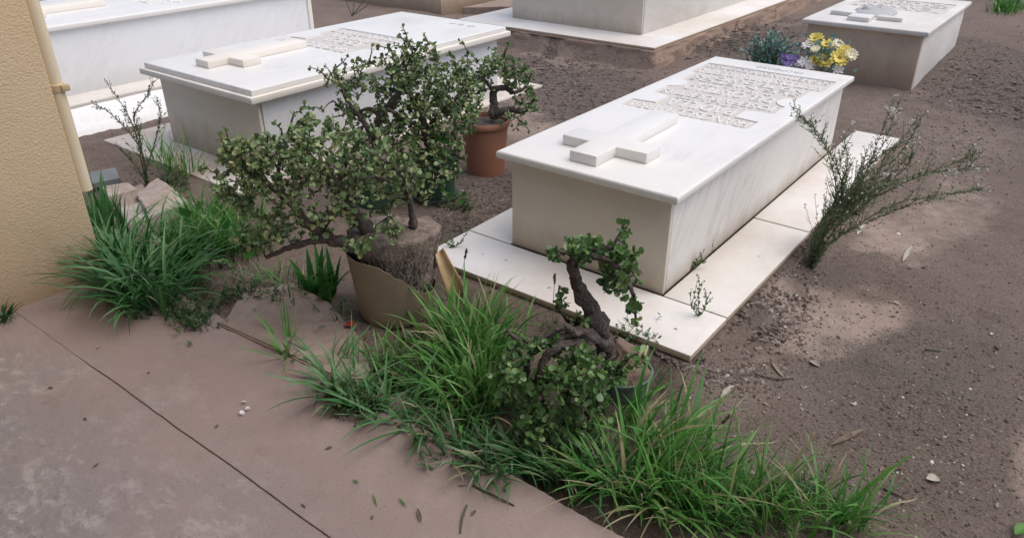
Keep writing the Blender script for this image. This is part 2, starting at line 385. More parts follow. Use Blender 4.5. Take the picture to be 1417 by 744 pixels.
# patio: two cast bays with a joint, broken front edge
def edge_pts(y, amp, x0, x1, step=.05, seed=0):
    out = []; x = x0
    while x <= x1:
        out.append((x, y+amp*noise.noise(Vector((x*3, seed, 0)))+amp*.45*noise.noise(Vector((x*13, seed, 2)))+amp*.35*noise.noise(Vector((x*41, seed, 4))))); x += step
    return out
m = MB()
front = edge_pts(-.985, .013, -1.6, 8, .008, 1)
jw = lambda x: .0030*(1-.85*sst(-.45, -.85, x))
jn = edge_pts(-1.449, .0035, -1.6, 8, .05, 5)
m.prism([(p[0], p[1]+jw(p[0])) for p in jn]+front[::-1], -.11, 0, .0015)
m.prism([(-1.6, -6.2), (8, -6.2)]+[(p[0], p[1]-jw(p[0])) for p in jn][::-1], -.11, 0, .0012)
m.box(-1.6, 8, -1.47, -1.43, -.1, -.006, 0)
patio = m.build('patio', PATIO); tag(patio, 'pinkish cement patio with a thin joint', kind='structure')

# ------------------------------------------------------------------ building
bld = thing('porch_building', 'cream stucco wall corner of a porch building at the left of the patio', 'building', (-1.27, -1.5, 0))
MB().box(-1.62, -1.268, -6.0, -1.078, -.2, 2.9, .012).build('wall', STUCCO, bld, 'auto')
MB().box(-1.265, 3.0, -6.0, -5.7, -.2, 2.9, .01).build('rear_wall', STUCCO, bld, 'auto')
MB().box(-1.9, 3.2, -6.2, -1.45, 2.9, 3.1, .01).build('roof', CEIL, bld, 'auto')  # unseen roof, its reach shaped to dim the patio but keep the wall bright
m = MB(); m.box(2.75, 3.0, -1.75, -1.5, -.2, 2.895, .02); m.build('column', STUCCO, bld, 'auto')
pp = MB(); pr = .026; pxc, pyc = -1.300, -1.053
prof = [(pr, .375), (pr, 2.89)]
pp.lathe((pxc, pyc, 0), [(pr-.004, .42), (pr-.004, .374), (pr, .372), (pr, 1.2), (pr, 2.89)], 28)
pipe = pp.build('drain_pipe', PIPE, bld, 'auto')
m = MB(); m.lathe((pxc, pyc, 0), [(pr, .775), (pr+.005, .777), (pr+.005, .802), (pr, .804)], 28); m.box(pxc+.020, pxc+.040, pyc+.004, pyc+.034, .777, .802, .003)
m.build('pipe_clamp', CLAMP, pipe, 'auto')

# ------------------------------------------------------------------ tombs
def text_rows(rows, z_top, depth=.009, flip=True, offset=.001):
    """relief lettering; rows: (string, x_lo, x_hi, y_lo, y_hi). The reader stands at the far end."""
    mb = MB()
    for (st, x0, x1, y0, y1) in rows:
        cu = bpy.data.curves.new('t', 'FONT'); cu.body = st; cu.size = 1; cu.extrude = .5; cu.offset = offset; cu.resolution_u = 2
        ob = bpy.data.objects.new('t', cu); COL.objects.link(ob)
        bpy.context.view_layer.update()
        me = bpy.data.meshes.new_from_object(ob.evaluated_get(bpy.context.evaluated_depsgraph_get()))
        bpy.data.objects.remove(ob); bpy.data.curves.remove(cu)
        a = np.array([v.co[:] for v in me.vertices]); lo = a.min(0); hi = a.max(0)
        u = (a-lo)/np.maximum(hi-lo, 1e-6)
        X = x1-(x1-x0)*u[:, 0] if flip else x0+(x1-x0)*u[:, 0]
        Y = y1-(y1-y0)*u[:, 1] if flip else y0+(y1-y0)*u[:, 1]
        Z = z_top-depth+depth*u[:, 2]
        mb.add(np.stack([X, Y, Z], 1).tolist(), [list(p.vertices) for p in me.polygons])
        bpy.data.meshes.remove(me)
    return mb

def slab_mesh(x0, x1, y0, y1, z0, z1, hole=None, depth=.008, r=.010, mi_recess=1):
    """marble top with rounded rim and, if asked, a sunk inscription field"""
    bm = bmesh.new()
    def loop(ins, z):
        return [(x0+ins, y0+ins, z), (x1-ins, y0+ins, z), (x1-ins, y1-ins, z), (x0+ins, y1-ins, z)]
    prof = []
    for k in range(5):
        a = math.pi/2*k/4; prof.append((r*(1-math.cos(a)) if False else r*(1-math.sin(a)), z0+r*.7*(1-math.cos(a))))
    prof = [(.02, z0), (r*.5, z0), (r*.15, z0+.004), (0, z0+.010)]+[(r*(1-math.cos(math.pi/2*k/5)), z1-r+r*math.sin(math.pi/2*k/5)) for k in range(6)]
    rings = [[bm.verts.new(p) for p in loop(i, z)] for i, z in prof]
    for a, b in zip(rings[:-1], rings[1:]):
        for j in range(4): bm.faces.new((a[j], a[(j+1) % 4], b[(j+1) % 4], b[j]))
    bm.faces.new(rings[0][::-1])
    top = rings[-1]
    if not hole: bm.faces.new(top)
    else:
        hv = [bm.verts.new((p[0], p[1], z1)) for p in hole]
        oe = [bm.edges.get((top[j], top[(j+1) % 4])) for j in range(4)]
        he = [bm.edges.new((hv[j], hv[(j+1) % len(hv)])) for j in range(len(hv))]
        res = bmesh.ops.triangle_fill(bm, edges=oe+he, use_beauty=True)
        for g in res['geom']:
            if isinstance(g, bmesh.types.BMFace):
                g.normal_update()
                if g.normal.z < 0: g.normal_flip()
        lv = [bm.verts.new((v.co.x, v.co.y, z1-depth)) for v in hv]
        nh = len(hv)
        for j in range(nh): bm.faces.new((hv[j], hv[(j+1) % nh], lv[(j+1) % nh], lv[j]))
        le = [bm.edges.get((lv[j], lv[(j+1) % nh])) for j in range(nh)]
        res = bmesh.ops.triangle_fill(bm, edges=le, use_beauty=True)
        for g in res['geom']:
            if isinstance(g, bmesh.types.BMFace):
                g.normal_update(); g.material_index = 1
                if g.normal.z < 0: g.normal_flip()
    bm.verts.index_update()
    mb = MB()
    mb.v = [v.co[:] for v in bm.verts]; mb.t = [.5]*len(mb.v)
    for f in bm.faces: mb.f.append(tuple(v.index for v in f.verts)); mb.m.append(f.material_index)
    bm.free(); return mb

def arc(cx, cy, rx, ry, a0, a1, n=9):
    return [(cx+rx*math.cos(R(a0+(a1-a0)*k/(n-1))), cy+ry*math.sin(R(a0+(a1-a0)*k/(n-1)))) for k in range(n)]

def cross_pts(cx, y0, y1, w, ax0, ax1, ay0, ay1):
    h = w/2
    return [(cx-h, y0), (cx+h, y0), (cx+h, ay0), (ax1, ay0), (ax1, ay1), (cx+h, ay1), (cx+h, y1), (cx-h, y1), (cx-h, ay1), (ax0, ay1), (ax0, ay0), (cx-h, ay0)]

# --- the near tomb
H1 = .518
t1 = thing('tomb', 'low white marble tomb in the middle with a sunk lettered field and flowers behind it', 'tomb', (.4, 1.0, 0))
m = MB()
m.box(-.185, 1.032, -.268, .028, .074, .100, .004); m.build('plinth_slab', MARP, t1, 'auto')
for (a, b, c, d) in [(.774, 1.030, .036, .922), (.773, 1.026, .930, 2.53), (-.187, .044, .036, .978), (-.185, .044, .986, 2.53)]:
    MB().box(a, b, c, d, .074, .0985, .004).build('plinth_slab', MARP, t1, 'auto')
MB().box(.05, .768, .04, .060, .095, H1-.030, .004, seg=3).build('front_panel', MARF, t1, 'auto')
MB().box(.746, .766, .066, 2.07, .095, H1-.030, .003).build('side_panel', MARS, t1, 'auto')
MB().box(.05, .07, .064, 2.07, .095, H1-.030, .003).build('side_panel', MARS, t1, 'auto')
MB().box(.072, .744, 2.05, 2.07, .095, H1-.030, .003).build('rear_panel', MARS, t1, 'auto')
MB().box(.09, .735, .07, 2.04, .09, H1-.04, 0).build('core', CRUST, t1)
hole = [(.065, .875), (.70, .875), (.70, 1.0), (.585, 1.01), (.585, 1.14), (.71, 1.16), (.71, 1.29)] + arc(.72, 1.39, .075, .085, 262, 98, 9)[0:] + [(.715, 1.50), (.715, 1.655), (.765, 1.665), (.765, 1.915), (.045, 1.915), (.045, 1.68), (.085, 1.66), (.085, 1.505)] + arc(.075, 1.41, .07, .08, 82, -82, 9) + [(.085, 1.30), (.085, 1.17), (.185, 1.15), (.185, 1.01), (.065, 1.0)]
sl = slab_mesh(0, .805, 0, 2.10, H1-.032, H1, hole, .0055, .011).build('top_slab', [MAR, RECESS], t1, 'auto')
text_rows([('FRANCISCO PARRA', .085, .68, .892, .985), ('PADILLA', .215, .555, 1.022, 1.125), ('+ 8 - 3 - 1985', .22, .53, 1.148, 1.182), ('JOSEFA PUERTAS', .105, .69, 1.200, 1.292),
           ('DEL CASTILLO', .165, .625, 1.325, 1.415), ('+ 10 - 2 - 1991', .20, .58, 1.440, 1.478), ('SUS NIETOS', .11, .69, 1.515, 1.565), ('NO TE OLVIDAN', .11, .69, 1.590, 1.650),
           ('VIRTUDES PARRA PUERTAS', .065, .745, 1.690, 1.780), ('SUS HERMANOS Y SOBRINOS', .065, .745, 1.825, 1.895)], H1-.0003, .005).build('inscription', MAR, sl)
text_rows([('PROPIEDAD', .30, .56, 1.965, 2.015)], H1+.0007, .0006, offset=.0).build('engraving', INK, sl)
MB().prism(cross_pts(.362, .080, .765, .122, .172, .560, .222, .338), H1+.0005, H1+.043, .004).build('cross', MAR, t1, 'auto')

# --- the tomb behind the potted shrubs
H2 = .515
t2 = thing('tomb', 'cream edged marble tomb behind the potted shrubs with a double layered lid', 'tomb', (-2.1, 1.0, 0))
x0, x1, y0, y1 = -2.61, -1.575, -.035, 2.09
MB().box(x0-.33, x1+.06, y0-.20, y1+.38, -.02, .030, .004).build('plinth_slab', MARG, t2, 'auto')
MB().box(x0+.045, x1-.045, y0+.05, y0+.07, .03, H2-.068, .004).build('front_panel', MARF, t2, 'auto')
MB().box(x1-.063, x1-.043, y0+.076, y1-.05, .03, H2-.068, .003).build('side_panel', MARB, t2, 'auto')
MB().box(x0+.045, x0+.065, y0+.076, y1-.05, .03, H2-.068, .003).build('side_panel', MARB, t2, 'auto')
MB().box(x0+.07, x1-.068, y1-.07, y1-.05, .03, H2-.068, .003).build('rear_panel', MARB, t2, 'auto')
m = MB(); b = .025
m.box(x0-b, x1-.16, y0-b, y0+.05, H2-.066, H2-.032, .004); m.box(x1-.157, x1+b, y0-b, y1+b, H2-.066, H2-.032, .004)
m.box(x0-b, x0+.05, y0+.052, y1+b, H2-.066, H2-.032, .004); m.box(x0+.052, x1-.16, y0+.06, y1, H2-.07, H2-.036, 0)
m.build('moulding', MARC, t2, 'auto')
px0, px1, py0, py1 = -2.52, -1.78, .82, 1.36
hole2 = [(px0, py0), (px1-.02, py0), (px1-.02, py0+.14), (px1, py0+.16), (px1, py1), (px0+.12, py1), (px0+.12, py1-.14), (px0, py1-.16)]
hole2 = [(px0, py0), (px1-.06, py0), (px1-.06, py0+.17), (px1, py0+.19), (px1, py1), (px0+.04, py1), (px0+.04, py0+.33), (px0+.12, py0+.30), (px0+.12, py0+.16), (px0, py0+.14)]
sl2 = slab_mesh(x0, x1, y0, y1, H2-.031, H2, hole2, .008, .007).build('top_slab', [MAR, RECESS], t2, 'auto')
text_rows([('PROPIEDAD', px0+.04, px1-.10, py0+.03, py0+.12), ('DE LA', px0+.22, px1-.2, py0+.20, py0+.28), ('FAMILIA', px0+.16, px1-.10, py0+.31, py0+.39), ('DESCANSE EN PAZ', px0+.06, px1-.03, py1-.11, py1-.02)], H2-.0005, .0075).build('inscription', MAR, sl2)
text_rows([('D E P', -1.98, -1.75, 1.93, 1.97)], H2+.0007, .0006, offset=0).build('engraving', INK, sl2)
MB().prism(cross_pts(-2.22, .10, .80, .125, -2.42, -2.02, .235, .355), H2+.0005, H2+.042, .004).build('cross', MARC, t2, 'auto')

# --- tomb at the back left
t5 = thing('tomb', 'bluish white marble tomb behind the stucco wall with a whitewashed skirt', 'tomb', (-4.4, .5, 0))
H5 = .575
MB().box(-5.0, -3.885, -1.6, 2.20, .06, H5-.036, .003).build('body', MARB, t5, 'auto')
MB().box(-3.884, -3.872, 2.185, 2.225, .06, H5-.036, .003).build('corner_strip', MARC, t5, 'auto')
s5 = slab_mesh(-5.03, -3.845, -1.63, 2.23, H5-.035, H5, None, 0, .011).build('top_slab', MAR, t5, 'auto')
MB().prism(cross_pts(-4.42, -.12, .66, .13, -4.64, -4.20, .02, .15), H5+.0005, H5+.045, .004).build('cross', MARC, t5, 'auto')
text_rows([('ANTONIO', -4.60, -4.02, .90, 1.00), ('Y FAMILIA', -4.60, -4.02, 1.06, 1.16), ('D E P', -4.55, -4.1, 1.22, 1.30)], H5+.006, .0065).build('inscription', MAR, s5)
MB().box(-5.3, -3.63, -1.8, 2.45, .03, .092, .004).build('plinth_slab', MARW, t5, 'auto')
m = MB(); K = 40
for i in range(K+1):
    y = -1.8+4.3*i/K; w = .05*noise.noise(Vector((y*4, 1, 0)))
    for j, (x, z) in enumerate([(-3.60, .075), (-3.45, .062), (-3.3+w*.5, .05), (-3.20+w, .032), (-3.17+w, -.03)]): m.v.append((x, y, z+.006*noise.noise(Vector((x*9, y*9, 0)))*(j < 4))); m.t.append(.5)
for i in range(K):
    for j in range(4): a = i*5+j; m.f.append((a, a+1, a+6, a+5)); m.m.append(0)
m.build('whitewashed_skirt', WHITEW, t5, True)

# --- big tomb at the top
t3 = thing('tomb', 'large cream marble tomb cut off by the top edge on a wide white plinth', 'tomb', (-2.4, 5.5, 0))
MB().box(-3.6, -1.30, 3.86, 8.3, .078, .100, .005).build('plinth_slab', MARP, t3, 'auto')
bm = bmesh.new(); bmesh.ops.create_cube(bm, size=1)
for v in bm.verts: v.co = Vector((-2.45+v.co.x*(2.30+(.11 if v.co.z < 0 else .02)), 6.08+v.co.y*(4.46+(.11 if v.co.z < 0 else .02)), -.055+v.co.z*.26))
bmesh.ops.subdivide_edges(bm, edges=bm.edges[:], cuts=60, use_grid_fill=True)
for v in bm.verts: v.co += v.normal*(.018*noise.noise(v.co*7)+.010*noise.noise(v.co*22))*(1 if v.co.z < .07 else 0)
MBf = MB(); MBf.bm(bm); MBf.build('foundation', plain('brown_mortar', (.30, .21, .16), (.40, .295, .235), 7, .95, .012, 40, .1), t3, True)
MB().box(-3.19, -1.662, 4.27, 4.295, .095, .80, .005).build('front_panel', MARF, t3, 'auto')
MB().box(-1.685, -1.66, 4.302, 7.6, .095, .80, .004).build('side_panel', MARW, t3, 'auto')
MB().box(-3.19, -3.165, 4.302, 7.6, .095, .80, .004).build('side_panel', MARW, t3, 'auto')
MB().box(-3.16, -1.69, 7.575, 7.6, .095, .80, .004).build('rear_panel', MARW, t3, 'auto')
slab_mesh(-3.23, -1.62, 4.23, 7.64, .801, .835, None, 0, .011).build('top_slab', MAR, t3, 'auto')

# --- tomb at the top right
H4 = .452
t4 = thing('tomb', 'small weathered tomb at the top right with brown stained front and broken cross', 'tomb', (.35, 4.9, 0))
MB().box(-.075, .765, 4.045, 4.07, -.03, H4-.036, .004).build('front_panel', MARD, t4, 'auto')
MB().box(.745, .767, 4.074, 5.66, -.03, H4-.036, .003).build('side_panel', MARW, t4, 'auto')
MB().box(-.077, -.055, 4.074, 5.66, -.03, H4-.036, .003).build('side_panel', MARW, t4, 'auto')
MB().box(-.05, .74, 5.635, 5.66, -.03, H4-.036, .003).build('rear_panel', MARW, t4, 'auto')
s4 = slab_mesh(-.115, .80, 4.00, 5.70, H4-.035, H4, [(-.03, 4.86), (.73, 4.86), (.73, 5.42), (-.03, 5.42)], .006, .010).build('top_slab', [MARW, RECESS], t4, 'auto')
text_rows([('MARIA DEL', .0, .70, 4.88, 4.96), ('CARMEN', .08, .62, 5.0, 5.1), ('DESCANSE EN PAZ', .0, .70, 5.16, 5.26), ('TU FAMILIA', .05, .66, 5.31, 5.39)], H4-.0005, .0055).build('inscription', MARW, s4)
m = MB(); m.box(.185, .345, 4.13, 4.30, H4+.001, H4+.034, .004, rot=.03); m.box(.005, .175, 4.315, 4.42, H4+.001, H4+.032, .004, rot=-.05); m.box(.365, .545, 4.28, 4.37, H4+.001, H4+.030, .004, rot=.06)
cr = m.build('cross', MARW, t4, 'auto')
m = MB()
for (px_, py_, a, b, c) in [(.27, 4.62, .16, .26, .036), (.22, 4.56, .05, .05, .06), (.31, 4.70, .04, .14, .05)]:
    bm = bmesh.new(); bmesh.ops.create_icosphere(bm, subdivisions=3, radius=1)
    for v in bm.verts: v.co = Vector((px_+v.co.x*a*(1+.1*noise.noise(v.co*3)), py_+v.co.y*b, H4+max(0, v.co.z)*c+.001))
    m.bm(bm)
m.build('relief', plain('relief_stone', (.36, .36, .37), (.5, .5, .5), 30, .7, .006, 60), t4, True)

# --- far ones
t7 = thing('tomb', 'far low tomb plinth with a brownish face at the top edge between two larger tombs', 'tomb', (-5.5, 5.2, 0))
MB().box(-8.5, -4.36, 4.45, 7.5, -.05, .17, .006).build('plinth_slab', MARD, t7, 'auto')
MB().box(-8.2, -4.75, 4.75, 7.2, .17, .75, .006).build('body', MARW, t7, 'auto')
t6 = thing('tomb', 'pale tomb plinth in the extreme top right corner behind a grass tuft', 'tomb', (1.6, 8.8, 0))
MB().box(.45, 3.2, 8.25, 10.8, .0, .24, .006).build('plinth_slab', MARW, t6, 'auto')
MB().box(.7, 2.9, 8.5, 10.5, .24, .8, .006).build('body', MARW, t6, 'auto')
m = MB(); m.prism([(-4.30, 4.75), (-3.75, 5.25), (-3.75, 9), (-4.30, 9)], -.06, .035, .006)
tag(m.build('path', CRUST), 'pale concrete path at the top edge', kind='structure')

# ------------------------------------------------------------------ plants
LEAF_OUT = [(0, 0), (.18, .22), (.45, .43), (.75, .46), (.95, .25), (1.0, 0), (.95, -.25), (.75, -.46), (.45, -.43), (.18, -.22)]
def add_leaf(mb, p, d, nrm, L, W=None, t=.5, out=LEAF_OUT, cup=.12):
    """small cupped leaf: starts at p, points along d"""
    W = W or L; d = d.normalized(); s = d.cross(nrm)
    if s.length < 1e-4: s = d.orthogonal()
    s.normalize(); nn = s.cross(d)
    vs = [p+d*(a*L)+s*(b*W)+nn*(cup*L*(abs(b)*1.2-.15*math.sin(math.pi*a))) for a, b in out]
    c = p+d*(.55*L)-nn*(cup*L*.25)
    k = len(out); b0 = len(mb.v)
    mb.v += [v[:] for v in vs]+[c[:]]; mb.t += [t]*(k+1)
    for i in range(k): mb.f.append((b0+i, b0+(i+1) % k, b0+k)); mb.m.append(0)

def rv(r=rng):
    while True:
        v = Vector((r.uniform(-1, 1), r.uniform(-1, 1), r.uniform(-1, 1)))
        if .05 < v.length < 1: return v.normalized()
def spline(pts, n=6):
    """Catmull-Rom through (Vector, radius) points"""
    P = [Vector(p) for p, _ in pts]; Q = [r for _, r in pts]; out = []; ro = []
    for i in range(len(P)-1):
        a = P[max(i-1, 0)]; b = P[i]; c = P[i+1]; d = P[min(i+2, len(P)-1)]
        for k in range(n):
            t = k/n
            out.append(.5*((2*b)+(c-a)*t+(2*a-5*b+4*c-d)*t*t+(3*b-a-3*c+d)*t**3)); ro.append(Q[i]*(1-t)+Q[i+1]*t)
    out.append(P[-1]); ro.append(Q[-1]); return out, ro

def grow(anchor, limbs, blobs, seed, leaf=.018, leaf_gap=.011, tip_len=.09, droop=0.0, mats=None, parent=None, fresh=.0, jit=.35, tint=(.12, .75), side=10, dens=1.25):
    """limbs: lists of (px, py, depth offset, radius); blobs: (px, py, rx, ry, depth mid, depth half, twigs)"""
    r = random.Random(seed)
    trunk = MB(); twig = MB(); fol = MB()
    nodes = []; ndir = []
    for lb in limbs:
        pts = [(V(px, py, anchor, off) if not isinstance(px, Vector) else px, rad) for (px, py, off, rad) in lb]
        P, Q = spline(pts, 7)
        k = len(P)
        P = [p+rv(r)*q*.22 for p, q in zip(P, Q)]
        trunk.tube(P, Q, side if max(Q) > .012 else 6, t=[r.uniform(.2, .8) for _ in range(k*(side if max(Q) > .012 else 6))], jit=jit)
        st = int(k*.35)
        for i in range(st, k): nodes.append(P[i])
    targets = []
    for (px, py, rx, ry, d0, dh, cnt) in blobs:
        for _ in range(int(cnt*dens)):
            while True:
                a, b, c = r.uniform(-1, 1), r.uniform(-1, 1), r.uniform(-1, 1)
                q = a*a+b*b+c*c
                if .12 < q < 1: break
            t = V(px+a*rx, py+b*ry, anchor, d0+c*dh)
            if t.z > .012: targets.append(t)
    for _ in range(int(len(targets)*.11)):      # shoots standing out of the crown
        t = r.choice(targets); c0 = sum(targets, Vector())/len(targets); d_ = (t-c0)
        t2 = t+d_.normalized()*r.uniform(.03, .08)+Vector((0, 0, r.uniform(.0, .035)))
        if droop == 0 and t2.z > .05: targets.append(t2)
    A = np.array([n[:] for n in nodes])
    ds = [np.min(((A-np.array(t[:]))**2).sum(1)) for t in targets]
    order = np.argsort(ds)
    for idx in order:
        t = targets[idx]; A = np.array([n[:] for n in nodes])
        i = int(np.argmin(((A-np.array(t[:]))**2).sum(1))); p = nodes[i]
        d = t-p; L = d.length
        if L < .012: continue
        n = max(3, int(L/.02)+1); side_v = rv(r)*L*.10; up = Vector((0, 0, 1))*L*(.12-droop)
        path = []
        for k in range(n+1):
            s = k/n; path.append(p+d*s+(side_v+up)*math.sin(math.pi*s)*.9+rv(r)*.003*(0 < k < n))
        r0 = min(.0075, .0026+L*.020); rad = [r0*(1-.62*k/n) for k in range(n+1)]
        twig.tube(path, rad, 5, t=r.uniform(.1, .8))
        for k in range(1, n+1): nodes.append(path[k])
        # leaves in opposite pairs along the last stretch, denser to the tip
        bt = r.uniform(*tint)
        acc = 0; dist = 0
        for k in range(n, 0, -1):
            a, b = path[k], path[k-1]; seg = (a-b).length; ax = (a-b).normalized()
            m_ = max(1, int(seg/leaf_gap))
            for q in range(m_):
                if dist > tip_len or (dist > .05 and r.random() < .3): dist += seg/m_; continue
                pos = a-ax*(seg*(q+.2)/m_)
                sv = ax.cross(rv(r)); sv = sv.normalized() if sv.length > .01 else ax.orthogonal()
                for sg in (1, -1):
                    if r.random() < .24: continue
                    dd = (sv*sg+ax*r.uniform(.2, .9)+rv(r)*.35+Vector((0, 0, .12))).normalized()
                    nn = (Vector((0, 0, 1))*.7+rv(r)*.9+ax*.4)
                    l = leaf*r.uniform(.45, 1.25)*(.75 if dist < .008 else 1)
                    add_leaf(fol, pos+dd*.001, dd, nn, l, l*r.uniform(.8, 1.0), min(1, max(0, bt+r.gauss(0, .16)+(.12 if dist < .015 else 0))))
                dist += seg/m_
        # tip rosette
        for q in range(r.randint(2, 4)):
            dd = ((t-path[-2]).normalized()+rv(r)*.9).normalized()
            add_leaf(fol, t, dd, rv(r)+Vector((0, 0, .5)), leaf*r.uniform(.5, .9), None, min(1, bt+r.uniform(.05, .3)))
    o = trunk.build('trunk', BARK, parent, True)
    twig.build('branches', TWIG, parent, True)
    fol.build('foliage', (mats or LEAF), parent, True)
    return o

def soil_disc(c, r, z, seed, dome=.012, name='potting_soil', mat=POTSOIL, parent=None, n=28):
    m = MB(); rings = 7; c = Vector(c)
    m.v.append((c.x, c.y, z+dome)); m.t.append(.5)
    for i in range(1, rings+1):
        for j in range(n):
            a = 2*math.pi*j/n; q = r*i/rings; x, y = c.x+q*math.cos(a), c.y+q*math.sin(a)
            m.v.append((x, y, z+dome*(1-(i/rings)**2)+.010*noise.noise(Vector((x*30, y*30, seed)))*(i < rings))); m.t.append(.5)
    for j in range(n): m.f.append((0, 1+j, 1+(j+1) % n)); m.m.append(0)
    for i in range(rings-1):
        for j in range(n):
            a = 1+i*n+j; b = 1+i*n+(j+1) % n; m.f.append((a, a+n, b+n, b)); m.m.append(0)
    return m.build(name, mat, parent, True)

# --- shrub A: burst brown pot with a bare root ball
A = (-.075, -.545, 0)
pa_ = thing('potted_shrub', 'big sprawling jade shrub in a split brown plastic pot with a bare root ball', 'potted plant', A)
cA = Vector(A)
m = MB(); n_ = 72; prof = [(.128, .0), (.134, .008), (.137, .04), (.146, .12), (.155, .20), (.161, .26), (.164, .285)]
# direction towards the camera and to the right of the photo
toc = (Vector((CAM.x, CAM.y, 0))-cA).normalized(); a_c = math.atan2(toc.y, toc.x)
def rimz(a):            # torn rim, low in front and to the right
    d = math.atan2(math.sin(a-a_c), math.cos(a-a_c))      # + = right of the photo
    base = .282-.165*sst(-.55, 1.15, d)*(1-sst(2.0, 2.9, abs(d)))
    return base+.007*noise.noise(Vector((a*6, 0, 0)))+.006*noise.noise(Vector((a*23, 0, 3)))
vs = []; gap0, gap1 = 1.18, 1.62          # the split
for i in range(n_+1):
    a = a_c+gap1+(2*math.pi-(gap1-gap0))*i/n_; rz = rimz(a)
    for (r_, z_) in prof: vs.append(cA+Vector((r_*math.cos(a), r_*math.sin(a), z_*rz/.285)))
    for (r_, z_) in reversed(prof): vs.append(cA+Vector(((r_-.004)*math.cos(a), (r_-.004)*math.sin(a), z_*rz/.285)))
k_ = len(prof)*2
fs = [(i*k_+j, (i+1)*k_+j, (i+1)*k_+(j+1) % k_, i*k_+(j+1) % k_) for i in range(n_) for j in range(k_)]
m.add(vs, fs); m.build('pot', PLBR, pa_, 'auto')
# torn flap of the pot wall leaning outwards on the right
m = MB(); vs = []
FLP = [((603, 352), (613, 343)), ((608, 372), (625, 366)), ((616, 395), (638, 388)), ((622, 420), (650, 412))]
for k, (a, b) in enumerate(FLP):
    for j in range(6):
        u = j/5; vs.append(V(a[0]+(b[0]-a[0])*u, a[1]+(b[1]-a[1])*u, A, -.02-.012*k+.02*math.sin(math.pi*u)+.02*u+.004*noise.noise(Vector((k, j, 3)))))
fs = [(i*6+j, (i+1)*6+j, (i+1)*6+j+1, i*6+j+1) for i in range(3) for j in range(5)]
m.add(vs, fs); fl = m.build('torn_flap', PLTAN, pa_, True); fl['label'] = 'tan flap of the pot wall torn away and leaning out'
md = fl.modifiers.new('thickness', 'SOLIDIFY'); md.thickness = .004
# root ball rising above the torn rim
RS = Vector((.018, .012, 0))
m = MB(); vs = []; nn_, kk = 60, 26
tilt = Matrix.Rotation(R(7), 3, (toc.cross(Vector((0, 0, 1)))))
for k in range(kk+1):
    s = k/kk
    if s < .55: q = s/.55; r_ = .116+.054*q**1.15; z_ = .07+.26*q
    elif s < .68: q = (s-.55)/.13; r_ = .170-.018*q*q; z_ = .33+.016*q
    else: q = (s-.68)/.32; r_ = .152*(1-q); z_ = .346+.012*q
    for j in range(nn_):
        a = 2*math.pi*j/nn_; p = Vector((r_*math.cos(a), r_*math.sin(a), z_))
        f_ = 1 if s < .68 else .6
        w = noise.noise(p*9)*.012+noise.noise(p*16)*.010+noise.noise(Vector((p.x*60, p.y*60, p.z*18)))*.007*f_+noise.noise(p*110)*.003
        p = p+Vector((math.cos(a), math.sin(a), 0))*w*(1 if s < .68 else .2)+Vector((0, 0, w*(1.2 if s > .6 else 0)))
        vs.append(cA+RS+tilt @ p)
fs = [(k*nn_+j, k*nn_+(j+1) % nn_, (k+1)*nn_+(j+1) % nn_, (k+1)*nn_+j) for k in range(kk) for j in range(nn_)]
m.add(vs, fs)
rr_ = random.Random(3)
for q in range(300):      # fibrous roots wrapped over the side
    a = rr_.uniform(0, 6.28); z0_ = rr_.uniform(.12, .33); P = []
    for k in range(7):
        aa = a+k*rr_.uniform(.02, .07)*(1 if q % 2 else -1); zz_ = z0_-k*rr_.uniform(.010, .022)+rr_.uniform(-.006, .006)
        q_ = max(0, min(1, (zz_-.07)/.26)); r_ = .116+.054*q_**1.15+.006
        P.append(cA+RS+tilt @ Vector((r_*math.cos(aa), r_*math.sin(aa), zz_)))
    m.tube(P, rr_.uniform(.001, .0024), 4)
m.build('root_ball', ROOTB, pa_, True)
grow(A, [[(520, 330, -.02, .026), (500, 308, -.03, .028), (484, 284, 0, .024), (466, 258, .03, .020), (446, 236, .04, .014), (425, 210, .02, .009), (420, 178, 0, .006)],
         [(520, 338, -.05, .030), (488, 340, -.07, .026), (455, 328, -.08, .021), (430, 312, -.06, .017), (405, 285, -.02, .013), (375, 258, .0, .009), (340, 228, .0, .006), (318, 210, .02, .004)],
         [(455, 328, -.08, .018), (425, 336, -.10, .012), (398, 343, -.10, .010), (368, 356, -.09, .006)],
         [(572, 312, .02, .020), (570, 296, .01, .013), (562, 262, -.02, .010), (545, 232, -.04, .008), (520, 215, -.03, .006), (500, 190, 0, .005)],
         [(566, 280, 0, .008), (545, 255, -.06, .006), (520, 245, -.10, .005), (490, 250, -.12, .004)],
         [(466, 258, .03, .012), (480, 225, .06, .008), (495, 195, .08, .006), (505, 165, .06, .004)],
         [(405, 285, -.02, .010), (385, 245, .06, .007), (392, 205, .08, .006), (405, 165, .08, .004)]],
     [(345, 215, 45, 24, .0, .14, 34), (390, 225, 70, 46, .0, .2, 70), (425, 185, 26, 26, .03, .12, 20), (375, 275, 58, 42, -.02, .18, 46), (455, 225, 60, 48, .0, .2, 60),
      (510, 225, 48, 40, -.02, .18, 46), (505, 285, 52, 34, -.1, .1, 20), (545, 245, 40, 40, -.05, .12, 20), (435, 290, 50, 40, -.12, .08, 22), (535, 322, 26, 14, -.16, .04, 6), (500, 335, 26, 14, -.2, .04, 8), (355, 330, 45, 20, -.05, .1, 12), (480, 195, 30, 22, .05, .10, 14), (325, 255, 36, 44, 0, .12, 26), (375, 320, 50, 26, -.06, .1, 20), (560, 240, 36, 30, -.08, .08, 16), (590, 262, 24, 22, -.1, .05, 8), (330, 205, 26, 12, .02, .08, 12)],
     11, leaf=.0215, leaf_gap=.0145, dens=1.75, tip_len=.070, parent=pa_, tint=(.15, .8))

